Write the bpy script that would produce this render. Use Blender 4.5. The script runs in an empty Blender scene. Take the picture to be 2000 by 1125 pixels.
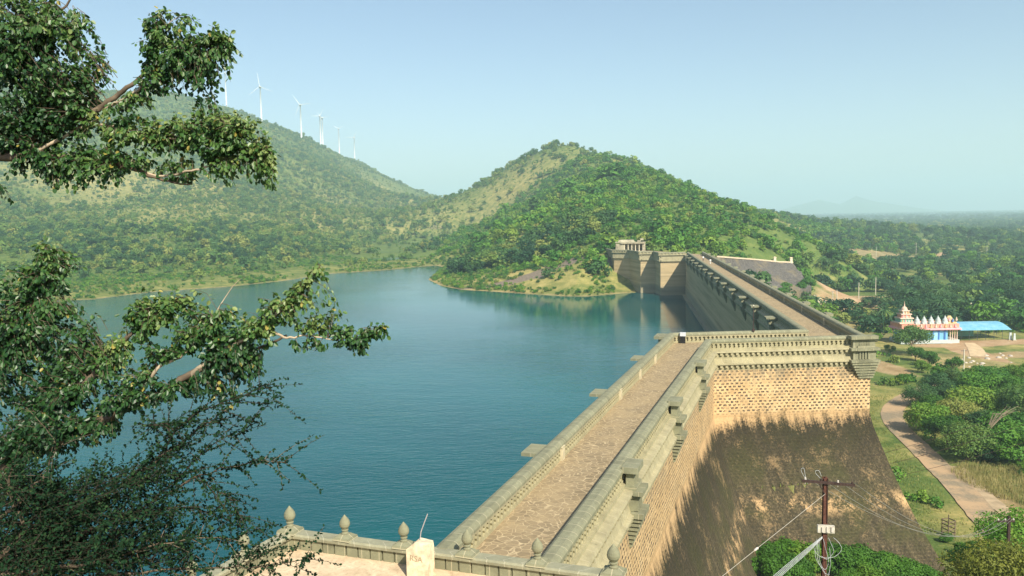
import bpy, math, random
import numpy as np
from mathutils import Vector, Matrix
R_ = math.radians
sc = bpy.context.scene
COL = sc.collection
# ------------------------------------------------------------------ camera
FPX = 1600.0; CAMH = 16.0; PITCH = math.atan(140.5/FPX); ROLL = R_(1.0)
cd = bpy.data.cameras.new('camera'); cam = bpy.data.objects.new('camera', cd); COL.objects.link(cam)
cd.sensor_width = 36; cd.lens = 36*FPX/2000; cd.clip_start = 0.1; cd.clip_end = 40000
cam.location = (0, 0, CAMH)
cam.rotation_mode = 'QUATERNION'
cam.rotation_quaternion = (Matrix.Rotation(R_(90)-PITCH, 3, 'X') @ Matrix.Rotation(-ROLL, 3, 'Z')).to_quaternion()
sc.camera = cam
# ------------------------------------------------------------------ light
SUN_EL = R_(40); SUN_AZ = R_(156)          # azimuth clockwise from +Y (view direction)
w = bpy.data.worlds.new('World'); sc.world = w; w.use_nodes = True
nt = w.node_tree; bg = nt.nodes['Background']
sky = nt.nodes.new('ShaderNodeTexSky'); sky.sky_type = 'NISHITA'; sky.sun_disc = False
sky.sun_elevation = SUN_EL; sky.sun_rotation = SUN_AZ
sky.air_density = 1.0; sky.dust_density = 1.8; sky.ozone_density = .8; sky.altitude = 600
nt.links.new(sky.outputs[0], bg.inputs[0]); bg.inputs[1].default_value = 0.098
sd = bpy.data.lights.new('sun', 'SUN'); so = bpy.data.objects.new('sun', sd); COL.objects.link(so)
sd.energy = 5.0; sd.angle = R_(0.6); sd.color = (1.0, 0.91, 0.74)
sdir = Vector((math.sin(SUN_AZ)*math.cos(SUN_EL), math.cos(SUN_AZ)*math.cos(SUN_EL), math.sin(SUN_EL)))
so.rotation_euler = sdir.to_track_quat('Z', 'Y').to_euler(); so.location = (60, -60, 90)
sc.view_settings.view_transform = 'Standard'; sc.view_settings.look = 'None'
sc.view_settings.gamma = 1; sc.view_settings.exposure = 0.62
try:
    sc.cycles.volume_bounces = 1; sc.cycles.max_bounces = 8; sc.cycles.transparent_max_bounces = 8
except Exception: pass

# ------------------------------------------------------------------ survey: how far along a line of sight things stand
def ray(u, v):
    X = (u-1000)/FPX; Y = -(v-562.5)/FPX
    a = X*math.cos(ROLL)+Y*math.sin(ROLL); b = -X*math.sin(ROLL)+Y*math.cos(ROLL)
    return (a, math.cos(PITCH)+b*math.sin(PITCH), -math.sin(PITCH)+b*math.cos(PITCH))
def pz(u, v, z):
    d = ray(u, v); t = (z-CAMH)/d[2]; return (d[0]*t, d[1]*t, z)
def py(u, v, y):
    d = ray(u, v); t = y/d[1]; return (d[0]*t, y, CAMH+d[2]*t)
WZ = -15.5      # water level
GZ = -30.0      # plain level
rng = np.random.default_rng(7); random.seed(7)

# ------------------------------------------------------------------ mesh helpers
def link(o, parent=None):
    COL.objects.link(o)
    if parent is not None: o.parent = parent
    return o
def tag(o, label=None, cat=None, group=None, kind=None):
    if label: o['label'] = label
    if cat: o['category'] = cat
    if group: o['group'] = group
    if kind: o['kind'] = kind
    return o
def empty(name, loc=(0,0,0), rz=0):
    o = bpy.data.objects.new(name, None); o.location = loc; o.rotation_euler = (0,0,rz); o.empty_display_size = .5
    return link(o)
class MB:
    def __init__(s): s.v = []; s.f = []; s.uv = []; s.m = []
    def face(s, pts, uv=None, m=0):
        i = len(s.v); s.v += [tuple(p) for p in pts]; s.f.append(tuple(range(i, i+len(pts))))
        s.uv += list(uv) if uv else autouv(pts); s.m.append(m)
    def hexa(s, b, t, m=0):         # b, t: 4 bottom, 4 top points counter clockwise
        s.face([b[3],b[2],b[1],b[0]], m=m); s.face(t, m=m)
        for k in range(4):
            j = (k+1) % 4; s.face([b[k],b[j],t[j],t[k]], m=m)
    def box(s, x0, x1, y0, y1, z0, z1, F=None, m=0, top=None):
        F = F or (lambda x,y,z:(x,y,z)); a = top if top else (0,0)
        s.hexa([F(x0,y0,z0),F(x1,y0,z0),F(x1,y1,z0),F(x0,y1,z0)],
               [F(x0+a[0],y0+a[1],z1),F(x1-a[0],y0+a[1],z1),F(x1-a[0],y1-a[1],z1),F(x0+a[0],y1-a[1],z1)], m)
    def tube(s, pts, rad, n=6, m=0, cap=True):
        pts = [Vector(p) for p in pts]; N = len(pts)
        if not hasattr(rad, '__len__'): rad = [rad]*N
        rings = []; L = 0; Ls = []
        up = Vector((0,0,1))
        for i, p in enumerate(pts):
            d = (pts[min(i+1,N-1)]-pts[max(i-1,0)])
            if d.length < 1e-9: d = Vector((0,0,1))
            d.normalize()
            a = d.cross(up)
            if a.length < .1: a = d.cross(Vector((1,0,0)))
            a.normalize(); b = d.cross(a)
            rings.append([p+rad[i]*(a*math.cos(2*math.pi*k/n)+b*math.sin(2*math.pi*k/n)) for k in range(n)])
            if i: L += (p-pts[i-1]).length
            Ls.append(L)
        i0 = len(s.v)
        for r in rings: s.v += [tuple(q) for q in r]
        for i in range(N-1):
            for k in range(n):
                j = (k+1) % n
                s.f.append((i0+i*n+k, i0+(i+1)*n+k, i0+(i+1)*n+j, i0+i*n+j)); s.m.append(m)
                s.uv += [(k/n, Ls[i]),(k/n, Ls[i+1]),((k+1)/n, Ls[i+1]),((k+1)/n, Ls[i])]
        if cap:
            for rr in (0, N-1):
                s.f.append(tuple(i0+rr*n+k for k in (range(n) if rr else reversed(range(n))))); s.m.append(m); s.uv += [(0,0)]*n
    def lathe(s, prof, c=(0,0,0), n=14, m=0):   # prof (r,z)
        s.tube([(c[0],c[1],c[2]+z+i*1e-5) for i,(r,z) in enumerate(prof)], [max(r,.001) for r,z in prof], n, m)
    def sweep(s, prof, s0, s1, F, closed=True, step=None, m=0, lift=0):  # prof (t,z) ; F(s,t,z)
        acc = [0]
        P = prof + [prof[0]] if closed else prof
        for a, b in zip(P, P[1:]): acc.append(acc[-1]+math.dist(a,b))
        n = 1 if not step else max(1, int(round((s1-s0)/step)))
        for k in range(n):
            a = s0+(s1-s0)*k/n; b = s0+(s1-s0)*(k+1)/n
            for i in range(len(P)-1):
                (t0,z0),(t1,z1) = P[i],P[i+1]
                s.face([F(a,t0,z0),F(b,t0,z0),F(b,t1,z1),F(a,t1,z1)], [(a,acc[i]),(b,acc[i]),(b,acc[i+1]),(a,acc[i+1])], m)
        if closed:
            s.face([F(s0,t,z) for t,z in prof], [(t,z) for t,z in prof], m)
            s.face([F(s1,t,z) for t,z in reversed(prof)], [(t,z) for t,z in reversed(prof)], m)
    def build(s, name, mat, parent=None, smooth=False, loc=None):
        me = bpy.data.meshes.new(name); me.from_pydata(s.v, [], s.f)
        uvl = me.uv_layers.new(name='UVMap'); uvl.data.foreach_set('uv', np.array(s.uv, dtype=np.float32).ravel())
        for mm in (mat if isinstance(mat,(list,tuple)) else [mat]): me.materials.append(mm)
        if any(s.m): me.polygons.foreach_set('material_index', s.m)
        if smooth: me.polygons.foreach_set('use_smooth', [True]*len(s.f))
        me.update()
        o = bpy.data.objects.new(name, me)
        if loc: o.location = loc
        return link(o, parent)
def autouv(pts):
    a = Vector(pts[0]); n = Vector((0,0,0))
    for i in range(1, len(pts)-1): n += (Vector(pts[i])-a).cross(Vector(pts[i+1])-a)
    if n.length < 1e-12: return [(0,0)]*len(pts)
    n.normalize()
    if abs(n.z) > .8: return [(p[0], p[1]) for p in pts]
    t = Vector((0,0,1)).cross(n).normalized()
    return [(Vector(p).dot(t), p[2]) for p in pts]
def fixnormals(o):
    import bmesh
    bm = bmesh.new(); bm.from_mesh(o.data); bmesh.ops.recalc_face_normals(bm, faces=bm.faces); bm.to_mesh(o.data); bm.free()
def npmesh(name, V, F, mats, parent=None, obj=True, smooth=False, mi=None):
    me = bpy.data.meshes.new(name); V = np.asarray(V, dtype=np.float32); F = np.asarray(F, dtype=np.int32)
    k = F.shape[1]
    me.vertices.add(len(V)); me.vertices.foreach_set('co', V.ravel())
    me.loops.add(F.size); me.loops.foreach_set('vertex_index', F.ravel())
    me.polygons.add(len(F)); me.polygons.foreach_set('loop_start', np.arange(0, F.size, k, dtype=np.int32))
    try: me.polygons.foreach_set('loop_total', np.full(len(F), k, dtype=np.int32))
    except Exception: pass
    for m in mats: me.materials.append(m)
    if mi is not None: me.polygons.foreach_set('material_index', np.asarray(mi, dtype=np.int32))
    me.update(calc_edges=True)
    me.polygons.foreach_set('use_smooth', np.full(len(F), smooth))
    if not obj: return me
    return link(bpy.data.objects.new(name, me), parent)

# ------------------------------------------------------------------ noise (numpy)
def _h(ix, iy, s):
    n = (ix.astype(np.uint64)*np.uint64(0x9E3779B97F4A7C15)) ^ (iy.astype(np.uint64)*np.uint64(0xC2B2AE3D27D4EB4F)) ^ np.uint64(s*7919+12345)
    n ^= n >> np.uint64(29); n *= np.uint64(0xBF58476D1CE4E5B9); n ^= n >> np.uint64(32); n *= np.uint64(0x94D049BB133111EB); n ^= n >> np.uint64(29)
    return (n & np.uint64(0xffff)).astype(float)/65535.0
def vnoise(x, y, s=0):
    x = np.asarray(x, dtype=float); y = np.asarray(y, dtype=float)
    ix = np.floor(x); iy = np.floor(y); fx = x-ix; fy = y-iy; fx = fx*fx*(3-2*fx); fy = fy*fy*(3-2*fy)
    ix = ix.astype(np.int64); iy = iy.astype(np.int64)
    a = _h(ix,iy,s)*(1-fx)+_h(ix+1,iy,s)*fx; b = _h(ix,iy+1,s)*(1-fx)+_h(ix+1,iy+1,s)*fx
    return a*(1-fy)+b*fy
def fbm(x, y, sc_, s=0, o=5):
    r = 0; a = .5; t = 0
    for k in range(o):
        r = r+a*vnoise(x/sc_*2**k, y/sc_*2**k, s+k*17); t += a; a *= .5
    return r/t-.5

# ------------------------------------------------------------------ material helpers
class Mat:
    def __init__(s, name, rough=.85, spec=.25):
        s.m = bpy.data.materials.new(name); s.m.use_nodes = True; s.t = s.m.node_tree
        s.b = s.t.nodes['Principled BSDF']; s.b.inputs['Roughness'].default_value = rough
        s.b.inputs['Specular IOR Level'].default_value = spec
    def n(s, ty, **kw):
        nd = s.t.nodes.new('ShaderNode'+ty)
        for k, v in kw.items():
            if k[0] == '_': setattr(nd, k[1:], v)
            else: nd.inputs[k.replace('__',' ')].default_value = v
        return nd
    def L(s, a, b): s.t.links.new(a, b)
    def coord(s, kind='Object'): return s.n('TexCoord').outputs[kind]
    def noise(s, vec, scale, detail=4, rough=.6, out='Fac', dist=0):
        nd = s.n('TexNoise', Scale=scale, Detail=detail, Roughness=rough, Distortion=dist); s.L(vec, nd.inputs['Vector']); return nd.outputs[out]
    def ramp(s, fac, stops):
        nd = s.n('ValToRGB'); s.L(fac, nd.inputs[0]); e = nd.color_ramp.elements
        while len(e) > len(stops): e.remove(e[-1])
        while len(e) < len(stops): e.new(.5)
        for q, (p, c) in zip(e, stops): q.position = p; q.color = (*c, 1) if len(c) == 3 else c
        return nd.outputs[0]
    def rampv(s, fac, a, b):   # scalar remap a..b -> 0..1 clamped
        nd = s.n('MapRange'); nd.inputs[1].default_value = a; nd.inputs[2].default_value = b; s.L(fac, nd.inputs[0]); return nd.outputs[0]
    def mix(s, f, a, b, mode='MIX'):
        nd = s.n('Mix', _data_type='RGBA', _blend_type=mode)
        for val, idx in ((f,0),(a,6),(b,7)):
            if hasattr(val, 'links'): s.L(val, nd.inputs[idx])
            else: nd.inputs[idx].default_value = (*val,1) if isinstance(val, tuple) and len(val)==3 else val
        return nd.outputs[2]
    def math(s, op, a, b=0.0):
        nd = s.n('Math', _operation=op)
        for val, idx in ((a,0),(b,1)):
            if hasattr(val, 'links'): s.L(val, nd.inputs[idx])
            else: nd.inputs[idx].default_value = val
        return nd.outputs[0]
    def col(s, c):
        if hasattr(c, 'links'): s.L(c, s.b.inputs['Base Color'])
        else: s.b.inputs['Base Color'].default_value = (*c,1)
    def bump(s, h, strength=.5, dist=.05):
        nd = s.n('Bump', Strength=strength, Distance=dist); s.L(h, nd.inputs['Height']); s.L(nd.outputs[0], s.b.inputs['Normal'])
def simple(name, c, rough=.8, var=.25, scale=3.0, spec=.25, metal=0):
    M = Mat(name, rough, spec); v = M.coord()
    f = M.noise(v, scale, 5)
    d = tuple(x*(1-var) for x in c); l = tuple(min(1,x*(1+var)) for x in c)
    M.col(M.ramp(f, [(.3,d),(.7,l)])); M.bump(f, .3, .02); M.b.inputs['Metallic'].default_value = metal
    return M.m

# masonry coping / trim: weathered olive grey granite
def trim_mat(name, base, joint, jw=.9, light=1.0, stain=.5):
    M = Mat(name, .9); uv = M.coord('UV'); ob = M.coord()
    br = M.n('TexBrick', Scale=1.0, Mortar__Size=.018, Mortar__Smooth=.2, Brick__Width=jw, Row__Height=50.0, Color1=(1,1,1,1), Color2=(.55,.55,.55,1), Mortar=(0,0,0,1))
    br.offset = 0; M.L(uv, br.inputs['Vector'])
    n1 = M.noise(ob, .8, 6, .65); n2 = M.noise(ob, 6, 5, .7)
    c = M.ramp(n1, [(.3, tuple(x*.62 for x in base)), (.5, base), (.72, tuple(min(1,x*1.25) for x in base))])
    c = M.mix(.35, c, br.outputs['Color'], 'MULTIPLY')
    c = M.mix(M.rampv(n2,.35,.7), c, tuple(x*.78 for x in base))
    lich = M.rampv(M.noise(ob, 2.2, 6, .75), .6, .72)
    c = M.mix(M.math('MULTIPLY', lich, stain), c, tuple(x*.4 for x in base))
    c = M.mix(br.outputs['Fac'], c, joint)
    M.col(c); M.bump(n2, .5, .03); return M.m
M_trim = trim_mat('weathered_granite', (.27,.27,.175), (.44,.40,.27), .9, 1, .75)
M_trimw = trim_mat('warm_granite', (.42,.38,.235), (.46,.41,.28), 1.2, 1, .7)
M_bal = trim_mat('carved_granite', (.42,.385,.235), (.45,.4,.28), 2.4)
M_white = simple('whitewashed_stone', (.66,.60,.45), .9, .18, 2)

# rubble masonry wall with plaster band and dark stained batter (uses UV = metres along, metres high)
def wall_mat(name, stain_z, water=False):
    M = Mat(name, .92); uv = M.coord('UV'); ob = M.coord()
    sx = M.n('SeparateXYZ'); M.L(ob, sx.inputs[0]); z = sx.outputs[2]
    w1 = M.noise(uv, .9, 3, .6, 'Color'); 
    off = M.n('VectorMath', _operation='MULTIPLY_ADD'); off.inputs[1].default_value = (.30,.16,0); M.L(w1, off.inputs[0]); M.L(uv, off.inputs[2])
    w2 = M.noise(uv, 4.0, 2, .6, 'Color')
    off2 = M.n('VectorMath', _operation='MULTIPLY_ADD'); off2.inputs[1].default_value = (.42,.20,0); M.L(w2, off2.inputs[0]); M.L(off.outputs[0], off2.inputs[2])
    cv = M.n('Mapping'); cv.inputs['Scale'].default_value = (1.85,2.75,1); M.L(off2.outputs[0], cv.inputs[0])
    br = M.n('TexBrick', Scale=1.0, Mortar__Size=.27, Mortar__Smooth=.3, Brick__Width=1.05, Row__Height=1.0, Color1=(1,1,1,1), Color2=(.1,.1,.1,1), Mortar=(0,0,0,1))
    M.L(cv.outputs[0], br.inputs['Vector'])
    big = M.noise(ob, .12, 6, .65); med = M.noise(ob, .7, 6, .7); fine = M.noise(ob, 5, 5, .7)
    sand = M.ramp(med, [(.25,(.42,.28,.14)),(.5,(.62,.43,.225)),(.75,(.72,.54,.32))])
    stone = M.ramp(fine, [(.3,(.035,.03,.025)),(.6,(.09,.07,.055)),(.8,(.17,.13,.09))])
    drop = M.rampv(M.noise(ob, 1.4, 5, .75), .38, .52)
    stonemask = M.math('MULTIPLY', M.rampv(br.outputs['Fac'], .95, .55), drop)
    c = M.mix(M.math('MULTIPLY', stonemask, .97), sand, stone); c = M.mix(M.math('MULTIPLY', M.rampv(M.noise(uv,.35,6,.7),.5,.68), .45), c, (.30,.24,.15))
    if not water:
        # plaster band, then black-brown lichen on the batter
        zz = M.math('ADD', z, M.math('MULTIPLY', M.math('SUBTRACT', big, .5), 5.0))
        zz = M.math('ADD', zz, M.math('MULTIPLY', M.math('SUBTRACT', med, .5), 2.0))
        plast = M.rampv(z, -7.4, -7.8)
        pl = M.mix(M.rampv(fine,.3,.7), (.58,.39,.20), (.46,.31,.165))
        c = M.mix(plast, c, pl)
        # streaks running down the slope
        mp = M.n('Mapping'); mp.inputs['Scale'].default_value = (.9,.05,1); M.L(uv, mp.inputs[0])
        st = M.noise(mp.outputs[0], 1.6, 6, .7)
        ze = M.math('ADD', zz, M.math('ADD', M.math('MULTIPLY', M.math('SUBTRACT', fine, .5), 3.4), M.math('MULTIPLY', M.math('SUBTRACT', st, .5), 4.5)))
        dark = M.rampv(ze, stain_z+.5, stain_z-.9)
        pf = M.math('MULTIPLY', M.math('SUBTRACT', fine, .5), .34)
        patch = M.rampv(M.math('ADD', M.noise(uv, .2, 8, .78), pf), .56, .68)
        band = M.math('MULTIPLY', M.rampv(M.math('ABSOLUTE', M.math('ADD', z, 17.6)), 1.5, .3), M.rampv(M.math('ADD', M.noise(uv,.34,8,.8), pf), .50, .60))
        keep = M.math('MAXIMUM', M.math('MULTIPLY', patch, .42), band)
        dk = M.ramp(M.math('ADD', M.math('MULTIPLY',fine,.55), M.math('MULTIPLY',st,.55)), [(.38,(.022,.020,.013)),(.56,(.070,.058,.034)),(.74,(.20,.155,.09))])
        dk = M.mix(M.rampv(M.noise(ob,.25,5,.6),.45,.62), dk, (.062,.060,.026))
        dark = M.math('MULTIPLY', dark, M.math('SUBTRACT', 1.0, keep))
        mot = M.rampv(M.noise(ob, 3.2, 5, .8), .54, .64); dk = M.mix(M.math('MULTIPLY', mot, .38), dk, (.24,.19,.11))
        dk = M.mix(M.math('MULTIPLY', stonemask, .35), dk, (.02,.018,.014))
        dk = M.mix(M.math('MULTIPLY', M.rampv(M.math('ADD', zz, M.math('MULTIPLY', M.math('SUBTRACT', st, .5), 6.0)), -15.5, -10.5), .62), dk, (.022,.019,.012))
        c = M.mix(dark, c, dk)
        # water streak stain in the face under the cornice
        top = M.math('MULTIPLY', M.rampv(z, -4.4, -2.6), M.rampv(M.noise(mp.outputs[0], 3, 4, .6), .38, .6))
        c = M.mix(M.math('MULTIPLY', top, .6), c, (.17,.16,.12))
    else:
        mp = M.n('Mapping'); mp.inputs['Scale'].default_value = (.02,.9,1); M.L(uv, mp.inputs[0])
        band = M.noise(mp.outputs[0], 1.0, 6, .65)
        c2 = M.ramp(band, [(.3,(.23,.19,.11)),(.5,(.46,.37,.215)),(.7,(.56,.45,.27))])
        c = M.mix(.8, c, c2)
        wet = M.rampv(M.math('ADD', z, M.math('MULTIPLY', med, .5)), WZ+4.2, WZ+3.2)
        c = M.mix(M.math('MULTIPLY', wet, .6), c, (.20,.21,.16))
    M.col(c)
    h = M.math('ADD', M.math('MULTIPLY', stonemask, .6), M.math('MULTIPLY', fine, .6)); M.bump(h, .6, .06)
    return M.m
M_wall = wall_mat('rubble_masonry', -8.4)
M_wallw = wall_mat('water_face_masonry', 0, True)

# crazy paving
M = Mat('crazy_paving', .9); ob = M.coord(); wv = M.noise(ob, 1.3, 3, .6, 'Color')
off = M.n('VectorMath', _operation='MULTIPLY_ADD'); off.inputs[1].default_value = (.28,.28,0); M.L(wv, off.inputs[0]); M.L(ob, off.inputs[2])
v1 = M.n('TexVoronoi', _feature='DISTANCE_TO_EDGE', Scale=2.35); M.L(off.outputs[0], v1.inputs['Vector'])
v2 = M.n('TexVoronoi', Scale=2.35); M.L(off.outputs[0], v2.inputs['Vector'])
mort = M.rampv(v1.outputs['Distance'], .065, .030)
s2 = M.n('SeparateColor'); M.L(v2.outputs['Color'], s2.inputs[0])
st = M.ramp(s2.outputs[0], [(0,(.22,.175,.105)),(.5,(.30,.235,.14)),(1,(.37,.29,.175))])
st = M.mix(M.rampv(M.noise(ob, 8, 5, .7),.35,.7), st, (.25,.19,.115))
c = M.mix(mort, st, M.ramp(M.noise(ob,2,4),[(.35,(.36,.27,.16)),(.6,(.55,.44,.27))]))
c = M.mix(M.math('MULTIPLY', M.rampv(M.noise(ob,.3,6,.7),.45,.62), .6), c, (.42,.32,.18))
M.col(c); M.bump(M.math('MULTIPLY', mort, -1.0), .4, .03); M_pave = M.m

M_sand = simple('trodden_plaster_floor', (.66,.50,.34), .95, .22, .9)
def foliage(name, stops, rough=.6, trans=.25, spread=.5):
    M = Mat(name, rough, .3); oi = M.n('ObjectInfo'); ob = M.coord()
    f = M.noise(ob, .55, 2, .6)
    g = M.math('ADD', M.math('MULTIPLY', oi.outputs['Random'], 1-spread), M.math('MULTIPLY', f, spread))
    c = M.ramp(g, stops); M.col(c)
    if trans:
        tr = M.n('BsdfTranslucent'); ms = M.n('MixShader'); ms.inputs[0].default_value = trans
        c3 = M.mix(1.0, c, (1.0,1.0,.55), 'MULTIPLY'); M.L(c3, tr.inputs[0])
        M.L(M.b.outputs[0], ms.inputs[1]); M.L(tr.outputs[0], ms.inputs[2])
        M.L(ms.outputs[0], M.t.nodes['Material Output'].inputs['Surface'])
    return M.m
M_shrub = foliage('shrub_foliage', [(.12,(.025,.10,.022)),(.38,(.06,.19,.024)),(.58,(.12,.28,.030)),(.82,(.28,.36,.05))])
M_hill = foliage('hill_foliage', [(.12,(.035,.10,.038)),(.38,(.08,.18,.042)),(.58,(.17,.26,.05)),(.80,(.34,.34,.09))])
M_forest = foliage('forest_foliage', [(.15,(.018,.062,.03)),(.45,(.034,.105,.036)),(.7,(.065,.15,.04)),(.9,(.14,.20,.05))])
M_bright = foliage('bright_foliage', [(.15,(.04,.12,.015)),(.5,(.075,.20,.02)),(.85,(.16,.27,.03))])
M_yellow = foliage('yellowing_foliage', [(.15,(.09,.13,.02)),(.5,(.17,.20,.03)),(.85,(.26,.25,.05))])
M_bark = simple('bark', (.13,.10,.07), .95, .4, 9)
M_palebark = simple('pale_bark', (.42,.34,.24), .95, .35, 6)

# ------------------------------------------------------------------ dam plan
class Fr:      # frame: s along, t to the right, from origin
    def __init__(s, o, d): s.o = o; l = math.hypot(*d); s.d = (d[0]/l, d[1]/l); s.n = (s.d[1], -s.d[0]); 
    def __call__(s, a, t, z): return (s.o[0]+s.d[0]*a+s.n[0]*t, s.o[1]+s.d[1]*a+s.n[1]*t, z)
FA = Fr((-2.1,38.0), (math.sin(R_(19.5)), math.cos(R_(19.5))))
FB = Fr((22.2,0.0), (math.sin(R_(8.28)), math.cos(R_(8.28))))
A_W = 4.1; B_W = 4.95
A_END = 66.0
B0, B1 = 100.5, 316.0
BAT = [(-8,0),(-9.5,.35),(-11,.9),(-14,2.0),(-17,3.2),(-20,4.55),(-24,6.7),(-28,9.2),(-34,13)]
# outward profile of a wall head, w measured outward from the parapet's inner edge
OUT = [(.97,.16),(.97,-.05),(1.42,-.14),(1.48,-.28),(1.16,-.31),(1.12,-1.0),(1.26,-1.46),(1.54,-1.58),(1.54,-1.72),(1.2,-1.76),(1.1,-2.4)]

# ------------------------------------------------------------------ terrain
LAKE = [pz(u,v,WZ)[:2] for u,v in ((-700,655),(-400,625),(0,592),(180,585),(300,570),(450,560),(560,548),(640,535),(760,527),(820,521),(850,518.5),(866,522),(846,536),(836,546),(860,558),(900,566),(1000,572),(1100,579),(1150,579),(1245,571))]
LAKE += [FB(330,3,0)[:2], FB(300,6,0)[:2], FB(96,6,0)[:2], FA(56,4,0)[:2], FA(0,2,0)[:2], (-6,30), (-60,26), (-330,60), (-420,200)]
LAKE = np.array(LAKE)
def lake_sd(x, y):     # >0 outside, metres to shore
    x = np.asarray(x, float); y = np.asarray(y, float); d = np.full(x.shape, 1e9); ins = np.zeros(x.shape, bool)
    n = len(LAKE)
    for i in range(n):
        ax, ay = LAKE[i]; bx, by = LAKE[(i+1)%n]; ex, ey = bx-ax, by-ay
        t = np.clip(((x-ax)*ex+(y-ay)*ey)/(ex*ex+ey*ey), 0, 1)
        d = np.minimum(d, np.hypot(x-ax-ex*t, y-ay-ey*t))
        c = ((ay > y) != (by > y)); xi = (bx-ax)*(y-ay)/((by-ay) if by != ay else 1e-9)+ax
        ins ^= c & (x < xi)
    return np.where(ins, -d, d)
CP = []
for u,v,y in [(-600,300,1500),(-250,220,1550),(0,178,1650),(200,184,1750),(350,188,1800),(430,206,1820),(511,237,1850),(590,270,1900),(628,287,2000),(690,314,2350),(740,345,2400),(800,388,2400),(850,399,2300),(905,399,2150),
              (-300,560,420),(60,500,520),(100,470,640),(100,350,1050),(-300,420,800),(400,470,640),(380,350,1100),(560,500,620),(600,460,760),(600,370,1350),(700,420,1150),(760,440,1250),(850,455,1350),(840,480,950),(700,490,760),(560,420,980),
              (950,382,1700),(1000,357,1450),(1050,318,1250),(1100,287,1120),(1140,289,1080),(1200,310,900),(1240,336,740),(1300,353,640),(1350,380,590),(1400,399,560),(1450,418,540),(1500,448,520),(1550,488,500),(1590,503,490),(800,404,1900),(740,374,1900),(690,346,1800),(850,412,1750),(905,415,1700),(628,322,1600),(511,282,1450),
              (1000,440,900),(1050,400,900),(1100,345,900),(940,440,1000),(900,500,640),(950,480,520),(1050,450,480),(1000,505,450),(1100,400,600),(1150,440,450),(1250,400,520),(1200,470,400),(1300,450,440),(1400,450,440),(1480,470,440),(1350,484,380),(1100,500,405),(1050,520,405),(950,525,425),(1200,505,385),(1225,494,352),(1190,500,350),(1150,508,365)]:
    CP.append(py(u,v,y))
for u,v,y in [(0,178,1650),(350,188,1800),(511,237,1850),(628,287,2000),(690,314,2350),(740,345,2400),(800,388,2400),(850,399,2300),(905,399,2150),(950,382,1700),(1000,357,1450),(1100,287,1120),(1200,310,900),(1300,347,640),(1400,389,560),(1500,434,520)]:
    p = py(u,v,y); CP.append((p[0]*1.25, p[1]*1.25, p[2]*.8-25))
CP += [(-2500,4000,60),(-500,4500,0),(300,4000,GZ),(1500,3500,GZ),(4000,3500,GZ),(2000,1500,GZ),(700,1500,GZ),(900,800,GZ),(400,800,GZ),(330,600,GZ+1),(230,520,GZ+1),(180,480,GZ+1),(180,420,GZ),(250,400,GZ),(130,340,GZ),(170,300,GZ),(300,300,GZ),(105,260,GZ),(120,215,GZ),(95,190,GZ),(70,190,GZ),(80,150,GZ),(130,150,GZ),(200,200,GZ),(66,150,GZ+.5),(72,120,GZ+.3),
       (90,110,GZ+1),(140,90,GZ+4),(62,108,GZ+1.5),(60,130,GZ+1),(62,98,-27.6),(56,88,-25.3),(48,80,-24),(36,82,-23.2),(30,84,-22.8),(36,70,-22),(60,70,-23),(100,60,-18),(20,70,-20),(14,60,-18),
       (600,0,-10),(0,-400,40),(-400,0,20),(-600,300,40),(400,-300,20),(110,330,GZ),(100,300,GZ+1),(130,385,-26),(165,440,-24),(155,470,-18),(8000,8000,GZ),(0,9000,GZ),(-8000,8000,0)]
CP = np.array(CP)
def _phi(d2, c=25.0): return np.sqrt(d2+c*c)
_S = 1.0
_A = _phi(((CP[:,None,:2]-CP[None,:,:2])**2).sum(-1)); _n = len(CP)
_A = _A - np.eye(_n)*.5
_K = np.zeros((_n+1,_n+1)); _K[:_n,:_n] = _A; _K[:_n,_n] = 1; _K[_n,:_n] = 1
_W = np.linalg.solve(_K, np.append(CP[:,2], 0))
def sstep(a, b, x): t = np.clip((x-a)/(b-a),0,1); return t*t*(3-2*t)
def rbf(x, y):
    x = np.asarray(x,float).ravel(); y = np.asarray(y,float).ravel(); out = np.empty(len(x))
    for i in range(0, len(x), 40000):
        xx = x[i:i+40000,None]; yy = y[i:i+40000,None]
        out[i:i+40000] = _phi((xx-CP[None,:,0])**2+(yy-CP[None,:,1])**2) @ _W[:_n] + _W[_n]
    return out
CREST = [(62,330,-.6), py(1400,502,345), py(1440,505,372), py(1480,508,398), py(1520,512,418), py(1548,513,428)]
TOE = [(72,300,-13), py(1420,575,330), py(1450,580,345), py(1500,578,362), py(1545,572,378), py(1585,560,392)]
EMB = [c[:2] for c in CREST[1:]]+[c[:2] for c in TOE[::-1][:-1]]
def inpoly(x, y, P_):
    ins = np.zeros(x.shape, bool); n = len(P_)
    for i in range(n):
        ax, ay = P_[i]; bx, by = P_[(i+1)%n]
        ins ^= ((ay > y) != (by > y)) & (x < (bx-ax)*(y-ay)/((by-ay) or 1e-9)+ax)
    return ins
def downstream(x, y):   # 1 to the right of the dam line
    xb = 22.2+.1455*y+3; xa = -2.1+.354*(y-38)+2.5
    xl = np.where(y > 98, xb, np.where(y > 92, 43.0, xa))
    a = ((x > xl) & (y < 322)).astype(float)
    return np.maximum(a, np.where(y >= 300, sstep(0, 25, x-(88+(y-322)*.35)), 0))
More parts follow.
